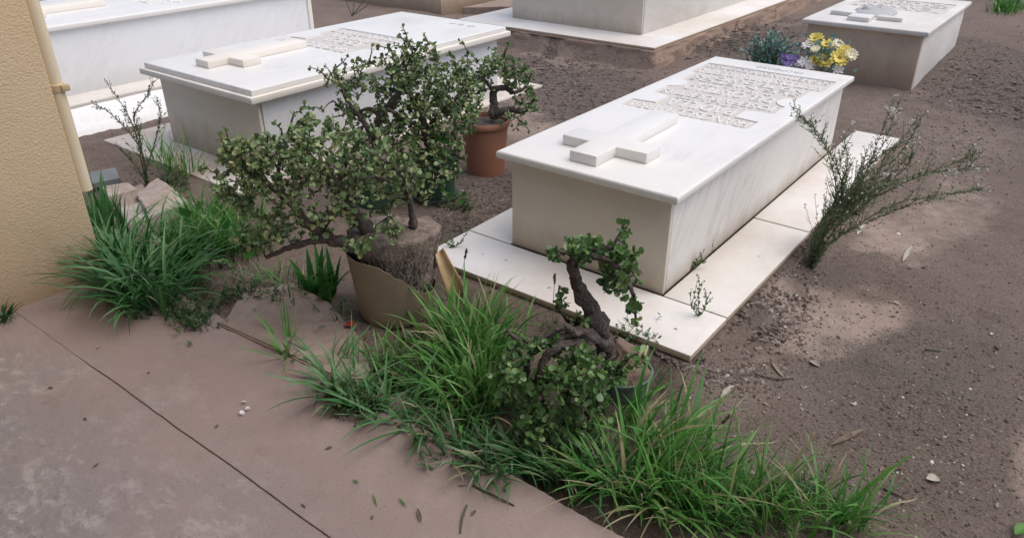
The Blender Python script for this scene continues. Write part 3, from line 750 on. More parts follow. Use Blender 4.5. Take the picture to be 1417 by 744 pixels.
# --- shrub G: low green pot behind
Gc = (-.92, .16, 0)
pg = thing('potted_shrub', 'jade shrub with a thick slanting limb in a low green pot behind the split pot', 'potted plant', Gc)
m = MB(); m.lathe(Gc, [(.098, -.02), (.104, .03), (.112, .09), (.117, .112), (.122, .114), (.122, .132), (.115, .134), (.110, .125), (.108, .10)], 44); m.build('pot', PLGR, pg, 'auto')
soil_disc(Gc, .110, .118, 1, parent=pg)
grow(Gc, [[(520, 250, 0, .030), (524, 225, .0, .028), (520, 190, .02, .026), (528, 160, .03, .022), (558, 124, .04, .015), (585, 98, .05, .008)],
          [(524, 200, .01, .018), (500, 165, -.02, .012), (478, 135, -.03, .007), (468, 105, 0, .004)],
          [(528, 165, .03, .014), (510, 150, .06, .010), (485, 160, .08, .006), (462, 140, .1, .004)]],
     [(480, 105, 34, 34, 0, .14, 30), (500, 140, 42, 36, .05, .16, 24), (535, 105, 36, 34, .05, .16, 30), (470, 165, 30, 30, 0, .12, 14), (515, 205, 36, 36, -.05, .12, 14)],
     12, leaf=.0215, leaf_gap=.0155, dens=1.4, tip_len=.070, parent=pg, tint=(.12, .7))

# --- shrub B: tall dark green pot
Bc = (-.725, .40, 0)
pb = thing('potted_shrub', 'dense rounded jade shrub hanging over a tall dark green pot', 'potted plant', Bc)
m = MB(); m.lathe(Bc, [(.092, -.01), (.096, .01), (.100, .10), (.107, .205), (.112, .21), (.114, .232), (.108, .234), (.103, .225), (.10, .19)], 44); m.build('pot', PLGR, pb, 'auto')
MB().lathe(Bc, [(.108, -.012), (.122, .02), (.126, .024), (.121, .024), (.10, .006)], 36).build('saucer', PLGG, pb, 'auto')
soil_disc(Bc, .102, .205, 2, parent=pb)
m = MB()      # curled scraps of bark and fallen leaf litter round the stem
rr_ = random.Random(9)
for q in range(16):
    a = rr_.uniform(0, 6.28); P = [Vector(Bc)+Vector((rr_.uniform(.03, .10)*math.cos(a+k*.3), rr_.uniform(.03, .11)*math.sin(a+k*.3), .225+.02*math.sin(k*1.7+q))) for k in range(5)]
    m.tube(P, [.004, .006, .006, .005, .002], 5, t=.7)
m.build('root_tangle', BARK, pb, True)
grow(Bc, [[(600, 222, 0, .030), (596, 200, 0, .028), (588, 175, 0, .022), (575, 145, .02, .015), (560, 110, .03, .009), (570, 75, .03, .005)],
          [(590, 180, 0, .018), (615, 155, -.02, .013), (635, 130, 0, .008), (650, 105, .03, .004)],
          [(588, 178, 0, .015), (560, 165, -.08, .010), (535, 150, -.12, .006)],
          [(596, 195, 0, .014), (612, 185, -.1, .009), (625, 190, -.15, .006), (632, 215, -.17, .004)]],
     [(585, 115, 48, 46, .02, .2, 110), (620, 130, 42, 44, .0, .18, 80), (600, 165, 56, 40, -.06, .16, 90), (560, 95, 32, 32, .03, .15, 40), (575, 70, 18, 16, .03, .08, 16), (615, 200, 30, 30, -.12, .08, 36), (560, 190, 34, 30, -.1, .1, 26), (545, 140, 34, 36, 0, .16, 36), (640, 160, 22, 36, -.05, .12, 26), (630, 225, 14, 26, -.12, .05, 14), (585, 215, 36, 30, -.16, .07, 30), (548, 195, 36, 36, -.08, .1, 30), (655, 130, 18, 30, 0, .1, 18)],
     13, leaf=.0225, leaf_gap=.015, dens=1.35, tip_len=.08, parent=pb, tint=(.1, .72))

# --- shrub C: terracotta pot
Cc = (-.765, .855, 0)
pc_ = thing('potted_shrub', 'jade shrub with a hooked bare trunk in a terracotta coloured pot', 'potted plant', Cc)
m = MB(); m.lathe(Cc, [(.100, -.03), (.106, -.005), (.118, .14), (.129, .262), (.137, .264), (.142, .272), (.142, .292), (.137, .30), (.128, .298), (.124, .286), (.120, .25)], 52); m.build('pot', TERRA, pc_, 'auto')
soil_disc(Cc, .124, .272, 3, parent=pc_)
grow(Cc, [[(682, 160, -.02, .030), (684, 150, -.01, .026), (683, 135, 0, .020), (685, 124, 0, .017), (700, 122, 0, .015), (712, 128, -.02, .011), (728, 120, 0, .007), (734, 105, 0, .004)],
          [(686, 157, -.02, .024), (705, 152, -.04, .018), (722, 154, -.06, .012), (733, 148, -.07, .008), (740, 132, -.06, .004)],
          [(685, 128, 0, .012), (672, 112, .04, .008), (668, 95, .05, .005), (690, 85, .05, .004)]],
     [(690, 98, 40, 24, .03, .16, 64), (672, 92, 22, 20, .04, .12, 20), (720, 112, 22, 24, -.02, .12, 26), (728, 138, 16, 18, -.05, .08, 18), (655, 118, 20, 20, 0, .1, 16), (705, 165, 14, 12, -.12, .04, 5), (722, 175, 14, 14, -.08, .04, 4)],
     14, leaf=.0225, leaf_gap=.017, parent=pc_, tint=(.1, .65))

# --- shrub D: foreground bonsai like plant
Dc = (.868, -.435, -.03)
pd = thing('potted_shrub', 'foreground jade plant with a gnarled leaning trunk and leaves hanging over its buried green pot', 'potted plant', Dc)
m = MB(); m.lathe(Dc, [(.080, -.04), (.086, .0), (.092, .05), (.096, .085), (.101, .088), (.102, .10), (.096, .102), (.092, .095), (.09, .06)], 40, wob=.02); m.build('pot', PLGG, pd, 'auto')
# eroded soil and roots heaped above the rim
m = MB(); vs = []; nn_, kk = 44, 18
for k in range(kk+1):
    s = k/kk; r_ = .092*(1-s)**.65; z_ = .085+.135*s**.9
    for j in range(nn_):
        a = 2*math.pi*j/nn_; p = Vector((r_*math.cos(a)-.02*s, r_*math.sin(a)-.01*s, z_))
        w = noise.noise(p*24)*.016+noise.noise(p*70)*.008
        vs.append(Vector(Dc)+p+Vector((math.cos(a), math.sin(a), .6))*w)
m.add(vs, [(k*nn_+j, k*nn_+(j+1) % nn_, (k+1)*nn_+(j+1) % nn_, (k+1)*nn_+j) for k in range(kk) for j in range(nn_)])
m.build('potting_soil', plain('eroded_soil', (.16, .112, .086), (.27, .20, .16), 18, .95, .012, 60, .1), pd, True)
m = MB()     # curled torn rim of the pot on the right
P, Q = spline([(V(896, 478, Dc, -.02), .003), (V(893, 490, Dc, -.06), .007), (V(886, 497, Dc, -.08), .006), (V(880, 508, Dc, -.09), .007), (V(866, 515, Dc, -.1), .006), (V(850, 520, Dc, -.1), .003)], 5)
m.tube(P, Q, 6, jit=.5); o = m.build('curled_rim', PLTAN, pd, True)
grow(Dc, [[(842, 492, .0, .036), (838, 478, .0, .032), (829, 452, 0, .0265), (815, 425, 0, .0245), (803, 398, .0, .021), (792, 372, .0, .019), (795, 355, .0, .015), (808, 346, 0, .012), (825, 344, -.01, .009), (848, 340, 0, .006), (866, 304, .02, .003)],
          [(797, 352, 0, .012), (830, 356, -.04, .010), (850, 366, -.06, .009), (866, 385, -.07, .007), (878, 415, -.07, .005), (880, 440, -.07, .004)],
          [(812, 347, 0, .010), (845, 350, .04, .008), (870, 362, .05, .006), (886, 376, .05, .004)],
          [(798, 360, 0, .010), (785, 350, -.02, .006), (768, 345, -.03, .004)],
          [(838, 480, -.02, .022), (812, 462, -.07, .018), (795, 458, -.10, .015), (780, 452, -.10, .011), (742, 472, -.11, .009), (712, 466, -.1, .006), (702, 455, -.1, .004)],
          [(820, 468, -.06, .016), (775, 478, -.12, .013), (752, 500, -.14, .013), (742, 540, -.15, .010), (738, 590, -.17, .006)],
          [(790, 460, -.1, .012), (735, 490, -.1, .009), (728, 515, -.1, .010), (722, 540, -.11, .008)],
          [(800, 470, -.08, .014), (795, 510, -.17, .010), (785, 560, -.2, .008), (775, 620, -.2, .005)],
          [(834, 490, -.05, .012), (815, 540, -.16, .008), (815, 590, -.17, .005)],
          [(815, 470, .03, .006), (775, 430, .02, .004), (774, 395, .02, .0025)]],
     [(800, 352, 34, 16, 0, .08, 18), (840, 350, 40, 20, 0, .09, 24), (862, 358, 26, 20, 0, .08, 20), (862, 318, 10, 16, 0, .03, 7), (820, 342, 50, 14, .03, .08, 18), (862, 390, 26, 26, -.02, .09, 16), (838, 385, 16, 24, .03, .06, 8), (872, 430, 14, 26, -.06, .05, 8),
      (775, 415, 10, 26, .02, .04, 7), (800, 445, 18, 14, -.05, .04, 5), (765, 352, 14, 10, -.02, .05, 5),
      (780, 545, 48, 40, -.24, .12, 70), (742, 600, 34, 44, -.30, .08, 42), (815, 565, 34, 60, -.26, .10, 54), (775, 618, 62, 34, -.32, .06, 60), (718, 560, 30, 44, -.26, .06, 20), (800, 505, 36, 22, -.16, .06, 16), (700, 520, 24, 24, -.2, .06, 10), (725, 490, 26, 20, -.14, .05, 10), (765, 478, 26, 16, -.12, .05, 10), (850, 515, 20, 16, -.15, .04, 10), (735, 640, 24, 20, -.33, .04, 12), (830, 520, 26, 18, -.14, .05, 12), (795, 500, 34, 22, -.14, .07, 22), (715, 545, 22, 30, -.14, .06, 12), (880, 500, 16, 18, -.14, .03, 4)],
     15, leaf=.0238, leaf_gap=.0150, tip_len=.10, droop=.06, mats=LEAFG, parent=pd, tint=(.1, .75), side=18, jit=.55)

# ------------------------------------------------------------------ grass
def blade(mb, p, az, th0, bend, L, w, t, segs=7, fold=.25, twist=0.0):
    h = Vector((math.cos(az), math.sin(az), 0)); s0 = Vector((-math.sin(az), math.cos(az), 0))
    pos = Vector(p); b0 = len(mb.v); dl = L/segs
    for i in range(segs+1):
        u = i/segs; th = th0+bend*u**1.4
        ww = w*(1-u**2.2)*(.55+.45*min(1, u*5))
        up = -h*math.cos(th)+Vector((0, 0, 1))*math.sin(th)     # blade normal
        s = s0*math.cos(twist*u)+up*math.sin(twist*u)
        mb.v += [(pos-s*ww+up*ww*fold)[:], pos[:], (pos+s*ww+up*ww*fold)[:]]
        tt = min(1, max(0, t+(.1*u-.05))); mb.t += [tt]*3
        d = h*math.sin(th)+Vector((0, 0, 1))*math.cos(th)
        pos = pos+d*dl
        if pos.z < .006 and i > 0: pos.z = .006+.004*rng.random()
    for i in range(segs):
        a = b0+i*3; mb.f += [(a, a+1, a+4, a+3), (a+1, a+2, a+5, a+4)]; mb.m += [0, 0]
def tuft(name, label, cat, pts, n, L, w, th=(.05, .6), bend=(.5, 1.6), seed=0, mat=GRASS, tint=(.2, .8), straw=.05, az=None, azs=3.14, spread=.03, group=None, fold=.25):
    """pts: (px, py, spread px, weight) base areas on the ground"""
    r = random.Random(seed); mb = MB(); base = SG(pts[0][0], pts[0][1])
    root = None
    W = [q[3] for q in pts]
    cs = [SG(q[0], q[1]) for q in pts]
    for i in range(n):
        k = r.choices(range(len(pts)), W)[0]; q = pts[k]
        p = SG(q[0]+r.gauss(0, q[2]), q[1]+r.gauss(0, q[2]*.45))
        a = r.uniform(-math.pi, math.pi) if az is None else az+r.gauss(0, azs)
        if az is None and r.random() < .6:
            o_ = p-cs[k]; a = math.atan2(o_.y, o_.x)+r.gauss(0, .5) if o_.length > .01 else a
        t = 1.0-r.random()*.1 if r.random() < straw else r.uniform(*tint)
        blade(mb, p-Vector((0, 0, .01)), a, r.uniform(*th), r.uniform(*bend), r.uniform(*L)*(.75+.4*r.random()), r.uniform(*w)*1.35*(1.9 if r.random() < .10 else 1), t, fold=fold, twist=r.uniform(-.8, .8))
    o = mb.build(name, mat, None, True); 
    mat_off(o, base); tag(o, label, cat, group); return o
def mat_off(o, base):
    o.data.transform(Matrix.Translation(-base)); o.location = base

aL = math.atan2(-.79, -.61)          # towards the viewer
tuft('strap_leaf_clump', 'large clump of arching dark green strap leaves at the foot of the stucco wall', 'plant', [(185, 395, 22, 3), (225, 385, 20, 2), (160, 372, 12, 2), (215, 425, 16, 1.6), (190, 420, 18, 1.6), (255, 395, 16, 1)], 480, (.20, .42), (.0034, .0062), (.1, .85), (.8, 1.9), 21, STRAP, (.1, .8), .05, fold=.18)
tuft('strap_leaf_clump', 'upright tuft of strap leaves between the wall corner and the marble chunk', 'plant', [(150, 345, 7, 1), (160, 330, 8, 1)], 70, (.2, .34), (.004, .007), (.0, .35), (.1, .6), 22, STRAP, (.2, .85), .03, fold=.18)
tuft('grass_tuft', 'lush grass behind the wall clump beside the sprawling shrub', 'grass', [(275, 350, 16, 1), (300, 335, 18, 1.4), (330, 345, 18, 1.2), (250, 360, 14, 1), (320, 300, 16, .6), (285, 320, 18, 1)], 560, (.14, .30), (.0018, .0050), (.0, .6), (.3, 1.8), 23, GRASS, (.1, .7), .05)
tuft('grass_tuft', 'dense patch of fine grass between the split pot and the foreground jade plant', 'grass', [(640, 475, 22, 2.4), (668, 485, 20, 2.2), (642, 515, 18, 1.8), (655, 540, 22, 2), (672, 565, 16, 1.2), (635, 585, 16, 1)], 740, (.13, .29), (.0013, .0052), (.0, .65), (.3, 1.9), 24, GRASS, (.2, .88), .12)
tuft('grass_tuft', 'wide leaning grass patch to the right of the foreground jade plant', 'grass', [(868, 585, 12, 1), (905, 625, 20, 2), (930, 650, 24, 2), (888, 652, 18, 1.6), (965, 668, 24, 1.3), (900, 690, 22, .8)], 270, (.14, .33), (.0016, .0056), (.1, 1.15), (.2, 1.5), 25, GRASS, (.15, .88), .12, az=.5, azs=1.3)
tuft('grass_tuft', 'thinner grass at the bottom right by the patio edge', 'grass', [(1040, 705, 26, 1.5), (1090, 715, 30, 1.3), (1000, 700, 22, 1.2), (1150, 728, 26, 1), (1060, 740, 30, 1)], 260, (.10, .28), (.0012, .0034), (.0, .7), (.3, 1.6), 26, GRASS, (.25, .88), .1)
tuft('grass_tuft', 'small sprawling tuft of long bent blades on the edge of the patio joint', 'grass', [(480, 545, 16, 2), (505, 555, 14, 1), (460, 525, 12, 1), (530, 570, 14, 1.2), (560, 585, 12, 1)], 130, (.10, .28), (.0025, .005), (.3, 1.2), (.3, 1.2), 27, STRAP, (.35, .92), .06)
tuft('grass_tuft', 'little grass tuft at the crack left of the cement fragment', 'grass', [(398, 492, 6, 1)], 22, (.08, .26), (.002, .0045), (.2, 1.25), (.1, .9), 28, GRASS, (.35, .9), .06)
tuft('grass_tuft', 'dark withered tuft cut by the left edge of the photo', 'grass', [(2, 440, 6, 1)], 40, (.05, .13), (.002, .004), (.3, 1.1), (.3, 1.0), 29, STRAP, (0, .3), .02)
tuft('grass_tuft', 'broad bladed weed with upright leaves left of the split pot', 'weed', [(455, 410, 9, 1), (440, 400, 8, .6)], 26, (.12, .24), (.008, .014), (.05, .8), (.2, .9), 30, BRIGHT, (.0, .55), 0, fold=.2)
tuft('grass_tuft', 'wispy dry grass under the sprawling shrub', 'grass', [(420, 400, 24, 1), (380, 390, 20, 1), (470, 440, 14, .6)], 120, (.06, .16), (.0012, .0028), (.1, 1.0), (.3, 1.2), 31, GRASS, (.1, .8), .25)
tuft('grass_tuft', 'straggly grass in front of the split pot', 'grass', [(560, 485, 14, .5), (600, 490, 12, .5), (530, 505, 14, .8), (575, 530, 18, 1.4), (600, 550, 16, 1.2)], 300, (.06, .16), (.0013, .0036), (.1, .9), (.3, 1.4), 32, GRASS, (.2, .85), .1)
tuft('grass_tuft', 'green tuft beside the plinth in the top right corner', 'grass', [(1385, 14, 9, 1), (1400, 15, 8, 1)], 160, (.10, .2), (.004, .008), (.0, .8), (.3, 1.0), 33, GRASS, (.2, .7), .1)
tuft('grass_tuft', 'sparse grass behind the marble chunk at the left', 'grass', [(235, 235, 14, 1), (260, 240, 10, 1), (215, 225, 10, .7)], 110, (.12, .28), (.0016, .003), (.05, .7), (.3, 1.3), 34, GRASS, (.3, .9), .25)
tuft('grass_tuft', 'short grass blades overhanging the patio below the foreground jade plant', 'grass', [(600, 600, 16, 1), (640, 630, 20, 1), (690, 650, 20, 1), (740, 655, 22, 1.2), (790, 668, 22, 1.2), (835, 672, 18, 1)], 330, (.08, .25), (.002, .0048), (.2, 1.0), (.5, 1.6), 35, STRAP, (.2, .9), .18)
tuft('grass_tuft', 'loose grass hanging at the very bottom right of the patio edge', 'grass', [(880, 690, 24, 1), (960, 720, 24, 1), (1170, 725, 20, .5), (840, 670, 16, 1), (920, 705, 24, 1)], 300, (.08, .27), (.0018, .0045), (.2, 1.1), (.5, 1.5), 36, GRASS, (.15, .88), .2)

# low creeping greenery and dry stalks: nobody could count it
m = MB(); r_ = random.Random(40)
for (px, py, sx, sy, n) in [(500, 560, 40, 16, 160), (560, 520, 45, 22, 120), (270, 440, 36, 20, 130), (880, 470, 30, 12, 40), (780, 470, 26, 14, 60), (1000, 690, 70, 26, 130), (640, 410, 12, 10, 20), (610, 275, 18, 10, 60), (640, 290, 14, 7, 30), (330, 410, 50, 18, 90), (660, 620, 40, 16, 80), (240, 255, 22, 10, 60), (1090, 690, 60, 18, 60)]:
    for _ in range(n):
        p = SG(px+r_.gauss(0, sx*.6), py+r_.gauss(0, sy*.6)); h = r_.uniform(.01, .07); a = r_.uniform(0, 6.28)
        q = p+Vector((math.cos(a)*h*.6, math.sin(a)*h*.6, h)); m.tube([p, (p+q)/2+Vector((0, 0, .006)), q], [.0012, .001, .0007], 4, t=.5)
        for k in range(r_.randint(4, 8)):
            u = r_.uniform(.2, 1); b = r_.uniform(0, 6.28)
            add_leaf(m, p.lerp(q, u), Vector((math.cos(b), math.sin(b), r_.uniform(-.1, .6))), Vector((r_.gauss(0, .4), r_.gauss(0, .4), 1)), r_.uniform(.008, .018), r_.uniform(.005, .010), r_.uniform(.1, .9))
o = m.build('ground_cover', BRIGHT if False else tinted('creeping_weed', [(0, (.03, .07, .022)), (.5, (.06, .13, .04)), (1, (.12, .2, .07))], .5, .25), None, True)
tag(o, 'low creeping weeds between the grass tufts', 'ground cover', kind='stuff')

# ------------------------------------------------------------------ weeds
def curled_leaf(name, label, cat, c, L, W, az, t, mat=DRY, curl=.25, group=None, lift=.004, seed=0, tilt=0):
    m = MB(); r = random.Random(seed); K = 8; vs = []; d = Vector((math.cos(az), math.sin(az), tilt)); s = Vector((-math.sin(az), math.cos(az), 0))
    for i in range(K+1):
        u = i/K; w = W*math.sin(math.pi*min(1, u*.96+.02))**.8
        for j in (-1, -.5, 0, .5, 1): vs.append(Vector(c)+d*(L*(u-.5))+s*(w*j*.5)+Vector((0, 0, lift+curl*w*abs(j)**1.5+curl*L*.25*(u-.5)**2*4*.3)))
    fs = [(i*5+j, i*5+j+1, (i+1)*5+j+1, (i+1)*5+j) for i in range(K) for j in range(4)]
    m.add(vs, fs, t=[min(1, max(0, t+r.uniform(-.15, .15))) for _ in vs]); o = m.build(name, mat, None, True); mat_off(o, Vector(c)); return tag(o, label, cat, group)
def stalk_weed(name, label, base, stems, seed, leafL, leafW, gap, mats=(STEM, WEED), fluff=None, branch=.5, anchor=None, tint=(.1, .9), cat='weed', thin=0.0, bl=1.0, r0=.003):
    r = random.Random(seed); root = thing(name, label, cat, base)
    st = MB(); lf = MB(); flf = MB()
    def leaves(P, dens=1.0, l=1.0):
        for i in range(1, len(P)):
            a, b = P[i-1], P[i]; n = max(1, int((b-a).length/gap*dens*(1-thin*i/len(P)))); ax = (b-a).normalized()
            for k in range(n):
                u = i/len(P)
                sv = ax.cross(rv(r)).normalized(); dd = (sv+ax*r.uniform(.4, 1.2)+Vector((0, 0, .1))).normalized()
                add_leaf(lf, a.lerp(b, r.random()), dd, rv(r)+Vector((0, 0, .6)), leafL*l*r.uniform(.5, 1.1)*(1-.45*u), leafW*r.uniform(.7, 1.2), r.uniform(*tint), out=[(0, 0), (.3, .5), (.6, .45), (1, 0), (.6, -.45), (.3, -.5)])
    for s in stems:
        pts = [(base if q is None else V(q[0], q[1], anchor, q[2]), max(.0008, r0*(1-.75*i/(len(s)-1)))) for i, q in enumerate(s)]
        P, Q = spline(pts, 7); st.tube(P, Q, 5, t=r.uniform(.2, .7)); leaves(P)
        k = len(P)
        for i in range(int(k*.3), k):
            if r.random() < branch:
                d = (P[min(i+1, k-1)]-P[i-1]).normalized(); sd = (d+rv(r)*.75+Vector((0, 0, .15))).normalized(); L = r.uniform(.03, .12)*(1.3-i/k)*bl
                B = [P[i]+sd*L*u+Vector((0, 0, .03*u*u*L*5)) for u in (0, .35, .7, 1)]
                st.tube(B, [.0014, .0011, .0009, .0006], 4, t=r.uniform(.3, .8)); leaves(B, 1.0 if not thin else .45, .7)
                if fluff and r.random() < fluff*.45: puff(flf, B[-1], r, .006)
    for (px, py, off, sz) in (fluff_pts.get(label, [])):
        c = V(px, py, anchor, off)
        for q in range(6): puff(flf, c+rv(r)*sz*1.0, r, sz*.9)
    st.build('stem', mats[0], root, True); lf.build('leaves', mats[1], root, True)
    if flf.v: flf.build('seed_heads', FLUFF, root, True)
    return root
def puff(mb, c, r, sz):
    bm = bmesh.new(); bmesh.ops.create_icosphere(bm, subdivisions=1, radius=sz*.42)
    for v in bm.verts: v.co = c+v.co*r.uniform(.75, 1.2)
    mb.bm(bm, 0, .8)
    for q in range(14):
        d = (rv(r)+Vector((0, 0, .3))).normalized()
        add_leaf(mb, c, d, rv(r), sz*r.uniform(.7, 1.1), sz*.45, r.uniform(.5, 1), out=[(0, 0), (.5, .4), (1, .3), (1, -.3), (.5, -.4)])
WL = 'tall straggly weed with white fluffy seed heads on the earth right of the middle tomb'
fluff_pts = {WL: [(1232, 152, .02, .012), (1240, 158, .0, .010), (1342, 228, .02, .011), (1352, 236, .02, .008), (1318, 238, 0, .012), (1235, 243, 0, .008), (1226, 242, .0, .008), (1262, 168, .02, .006), (1180, 170, .03, .006)]}
WA = SG(1122, 372)
WST = lambda L: L+[[q if q is None else (q[0]+rng.uniform(-12, 12), q[1]+rng.uniform(-9, 9), q[2]+rng.uniform(-.07, .07)) for q in st_] for st_ in L]
stalk_weed('flowering_weed', WL, WA,
           WST([[None, (1130, 335, 0), (1155, 300, .0), (1180, 270, 0), (1200, 235, 0), (1215, 195, .02), (1232, 152, .02)],
            [None, (1135, 330, .02), (1165, 290, .04), (1205, 250, .06), (1240, 205, .08), (1268, 165, .08)],
            [None, (1140, 325, -.02), (1172, 300, -.02), (1215, 270, 0), (1270, 245, 0), (1330, 222, .02), (1352, 213, .02)],
            [None, (1138, 345, -.03), (1175, 318, -.04), (1240, 282, -.04), (1300, 270, -.03), (1355, 262, -.02)],
            [None, (1140, 318, .0), (1165, 265, -.02), (1150, 215, -.03), (1125, 180, -.04), (1098, 152, -.05)],
            [None, (1135, 320, .02), (1158, 270, .0), (1172, 230, .02), (1168, 195, .05)],
            [None, (1145, 320, .03), (1185, 280, .05), (1215, 262, .05), (1250, 235, .06), (1262, 215, .06)],
            [None, (1132, 335, -.02), (1150, 305, -.04), (1180, 290, -.05), (1215, 235, -.04), (1240, 200, -.04)],
            [None, (1128, 345, .0), (1145, 310, .05), (1180, 260, .08), (1198, 215, .1)]]),
           51, .034, .0044, .0032, fluff=1.0, branch=.85, thin=.62, bl=1.5, anchor=WA, tint=(.05, .75))
DA = SG(205, 262)
stalk_weed('dry_weed', 'dry branching weed standing between the wall and the tomb behind the shrubs', DA,
           [[None, (196, 225, 0), (190, 190, 0), (175, 155, 0), (148, 115, 0)], [None, (200, 230, 0), (192, 185, .02), (185, 160, .05), (205, 130, .05), (212, 115, .05)],
            [None, (198, 215, -.02), (180, 185, -.05), (150, 155, -.08), (130, 145, -.08)], [None, (203, 235, .02), (215, 195, .04), (222, 160, .05), (218, 140, .06)], [None, (195, 240, -.03), (175, 215, -.05), (160, 200, -.06)]],
           52, .026, .0065, .008, mats=(STEM, WEED), branch=.8, anchor=DA, tint=(.0, .45), r0=.0045)
for (px, py, lab, stems, sd) in [(967, 437, 'small leafy weed rooted in the joint near the corner of the tomb plinth', [[None, (966, 420, 0), (968, 388, .0)], [None, (958, 425, 0), (955, 405, 0)], [None, (975, 428, 0), (978, 412, 0)]], 53),
                                 (958, 372, 'tiny low weed at the foot of the tomb side panel nearest its corner', [[None, (962, 362, 0), (970, 352, 0)], [None, (952, 366, 0), (945, 360, 0)], [None, (968, 364, 0), (976, 362, 0)]], 54),
                                 (985, 348, 'tiny bushy weed at the foot of the tomb side panel farther from the corner', [[None, (984, 340, 0), (987, 332, 0)], [None, (978, 344, 0), (976, 338, 0)]], 55),
                                 (628, 342, 'little succulent sprig on the left edge of the tomb plinth', [[None, (626, 334, 0), (625, 322, 0)], [None, (622, 338, 0), (616, 332, 0)], [None, (633, 338, 0), (640, 334, 0)]], 56)]:
    b = G(px, py, .10)
    stalk_weed('small_weed', lab, b, stems, sd, .020, .0085, .0055, mats=(STEM, LEAFG), branch=.15, anchor=b, tint=(.2, .8), r0=.002)
FA = G(487, 22, 0)
stalk_weed('dry_weed', 'bare dry stalks in the distance beyond the lid of the tomb behind the shrubs', FA, [[None, (478, 0, 0), (475, -12, 0)], [None, (490, 8, 0), (488, -8, 0)], [None, (500, 6, 0), (508, -6, 0)], [None, (505, 10, .0), (515, 0, 0)]], 57, .02, .004, .06, branch=.3, anchor=FA, r0=.006)

r_ = random.Random(58)
for (b_, mid, tip, lab) in [((640, 520), (662, 470), (705, 512), 'bent grass stalk with a drooping seed spike over the dense grass patch'), ((628, 455), (634, 405), (646, 345), 'upright grass stalk with a pale seed spike just right of the split pot'),
                            ((700, 640), (672, 660), (660, 700), 'pale grass stalk with a brown seed spike hanging over the patio'), ((770, 470), (765, 440), (768, 380), 'thin upright grass stalk with a seed spike beside the foreground trunk'), ((960, 640), (985, 600), (1010, 575), 'slender grass stalk with a seed spike leaning right over the bare earth')]:
    p0 = SG(*b_); p1 = V(mid[0], mid[1], p0, -.02); p2 = V(tip[0], tip[1], p0, -.05); p2.z = max(p2.z, .012); p1.z = max(p1.z, .02)
    root = thing('seed_stalk', lab, 'grass stalk', p0); P, Q = spline([(p0, .0014), (p1, .0012), (p2, .0008)], 8)
    st = MB(); st.tube(P, Q, 5, t=.8); st.build('stem', GRASS, root, True); hd = MB(); ax = (P[-1]-P[-3]).normalized()
    for q in range(70):
        u = r_.random(); add_leaf(hd, P[-1]-ax*.045*u, (rv(r_)+ax*1.6), rv(r_), .010*(1.1-.5*abs(u-.5)), .004, r_.uniform(.2, .9))
    hd.build('seed_spike', DRY, root, True)
for k, (px, py) in enumerate([(760, 398), (700, 360), (985, 432), (880, 432), (812, 420), (1050, 355), (668, 352), (935, 455)]):
    c = G(px, py, .1005); curled_leaf('debris_scrap', 'tiny brown scrap lying on the marble plinth of the middle tomb', 'debris', c, r_.uniform(.008, .02), r_.uniform(.004, .008), r_.uniform(0, 6.28), r_.uniform(0, .3), group='brown scraps on the tomb plinth', seed=k, lift=.001)
# broad lobed fresh leaves in the bed left of the sprawling shrub, and one at the dark green pot
def lobed(name, label, base, leaves, anchor, seed, mat=BRIGHT):
    root = thing(name, label, 'weed', base); r = random.Random(seed); st = MB(); lf = MB()
    for (px, py, off, L, ang) in leaves:
        c = V(px, py, anchor, off); st.tube([base, base.lerp(c, .5)+Vector((0, 0, .01)), c], [.002, .0017, .0014], 5)
        d = (_r*math.cos(R(ang))+Vector((0, 0, 1))*math.sin(R(ang))-HF*.25).normalized()
        out = []
        for k in range(9): u = k/8; out.append((u, .30*math.sin(math.pi*min(1, u*1.02))**.8*(1 if k % 2 else .66)))
        out = out+[(a, -b) for a, b in out[::-1][1:-1]]
        add_leaf(lf, c, d, (-HF+Vector((0, 0, .9))+rv(r)*.3), L, L*1.15, r.uniform(.2, .9), out=out, cup=.16)
    st.build('stem', STEM, root, True); lf.build('leaves', mat, root, True)
b1 = SG(305, 372)
lobed('leafy_weed', 'bright green lobed weed growing in the bed left of the sprawling shrub', b1, [(300, 345, 0, .07, 60), (322, 340, .02, .07, 40), (290, 330, .03, .06, 110), (312, 318, .04, .07, 80), (335, 352, -.02, .06, 10), (280, 352, -.03, .06, 150), (326, 325, .05, .06, 30), (262, 300, .02, .06, 120), (275, 290, .03, .05, 70)], b1, 61)
b2 = V(608, 224, Bc, -.09)
lobed('leafy_weed', 'single vivid green lobed leaf sticking out of the dark green pot', b2, [(604, 190, -.14, .075, -20), (612, 205, -.16, .06, -55)], Bc, 62)
b3 = SG(624, 292)
lobed('leafy_weed', 'small bright weed on the earth beside the dark green pot', b3, [(622, 275, 0, .045, 60), (632, 280, 0, .04, 20), (640, 272, .03, .04, 60), (616, 268, .02, .04, 120)], b3, 63)

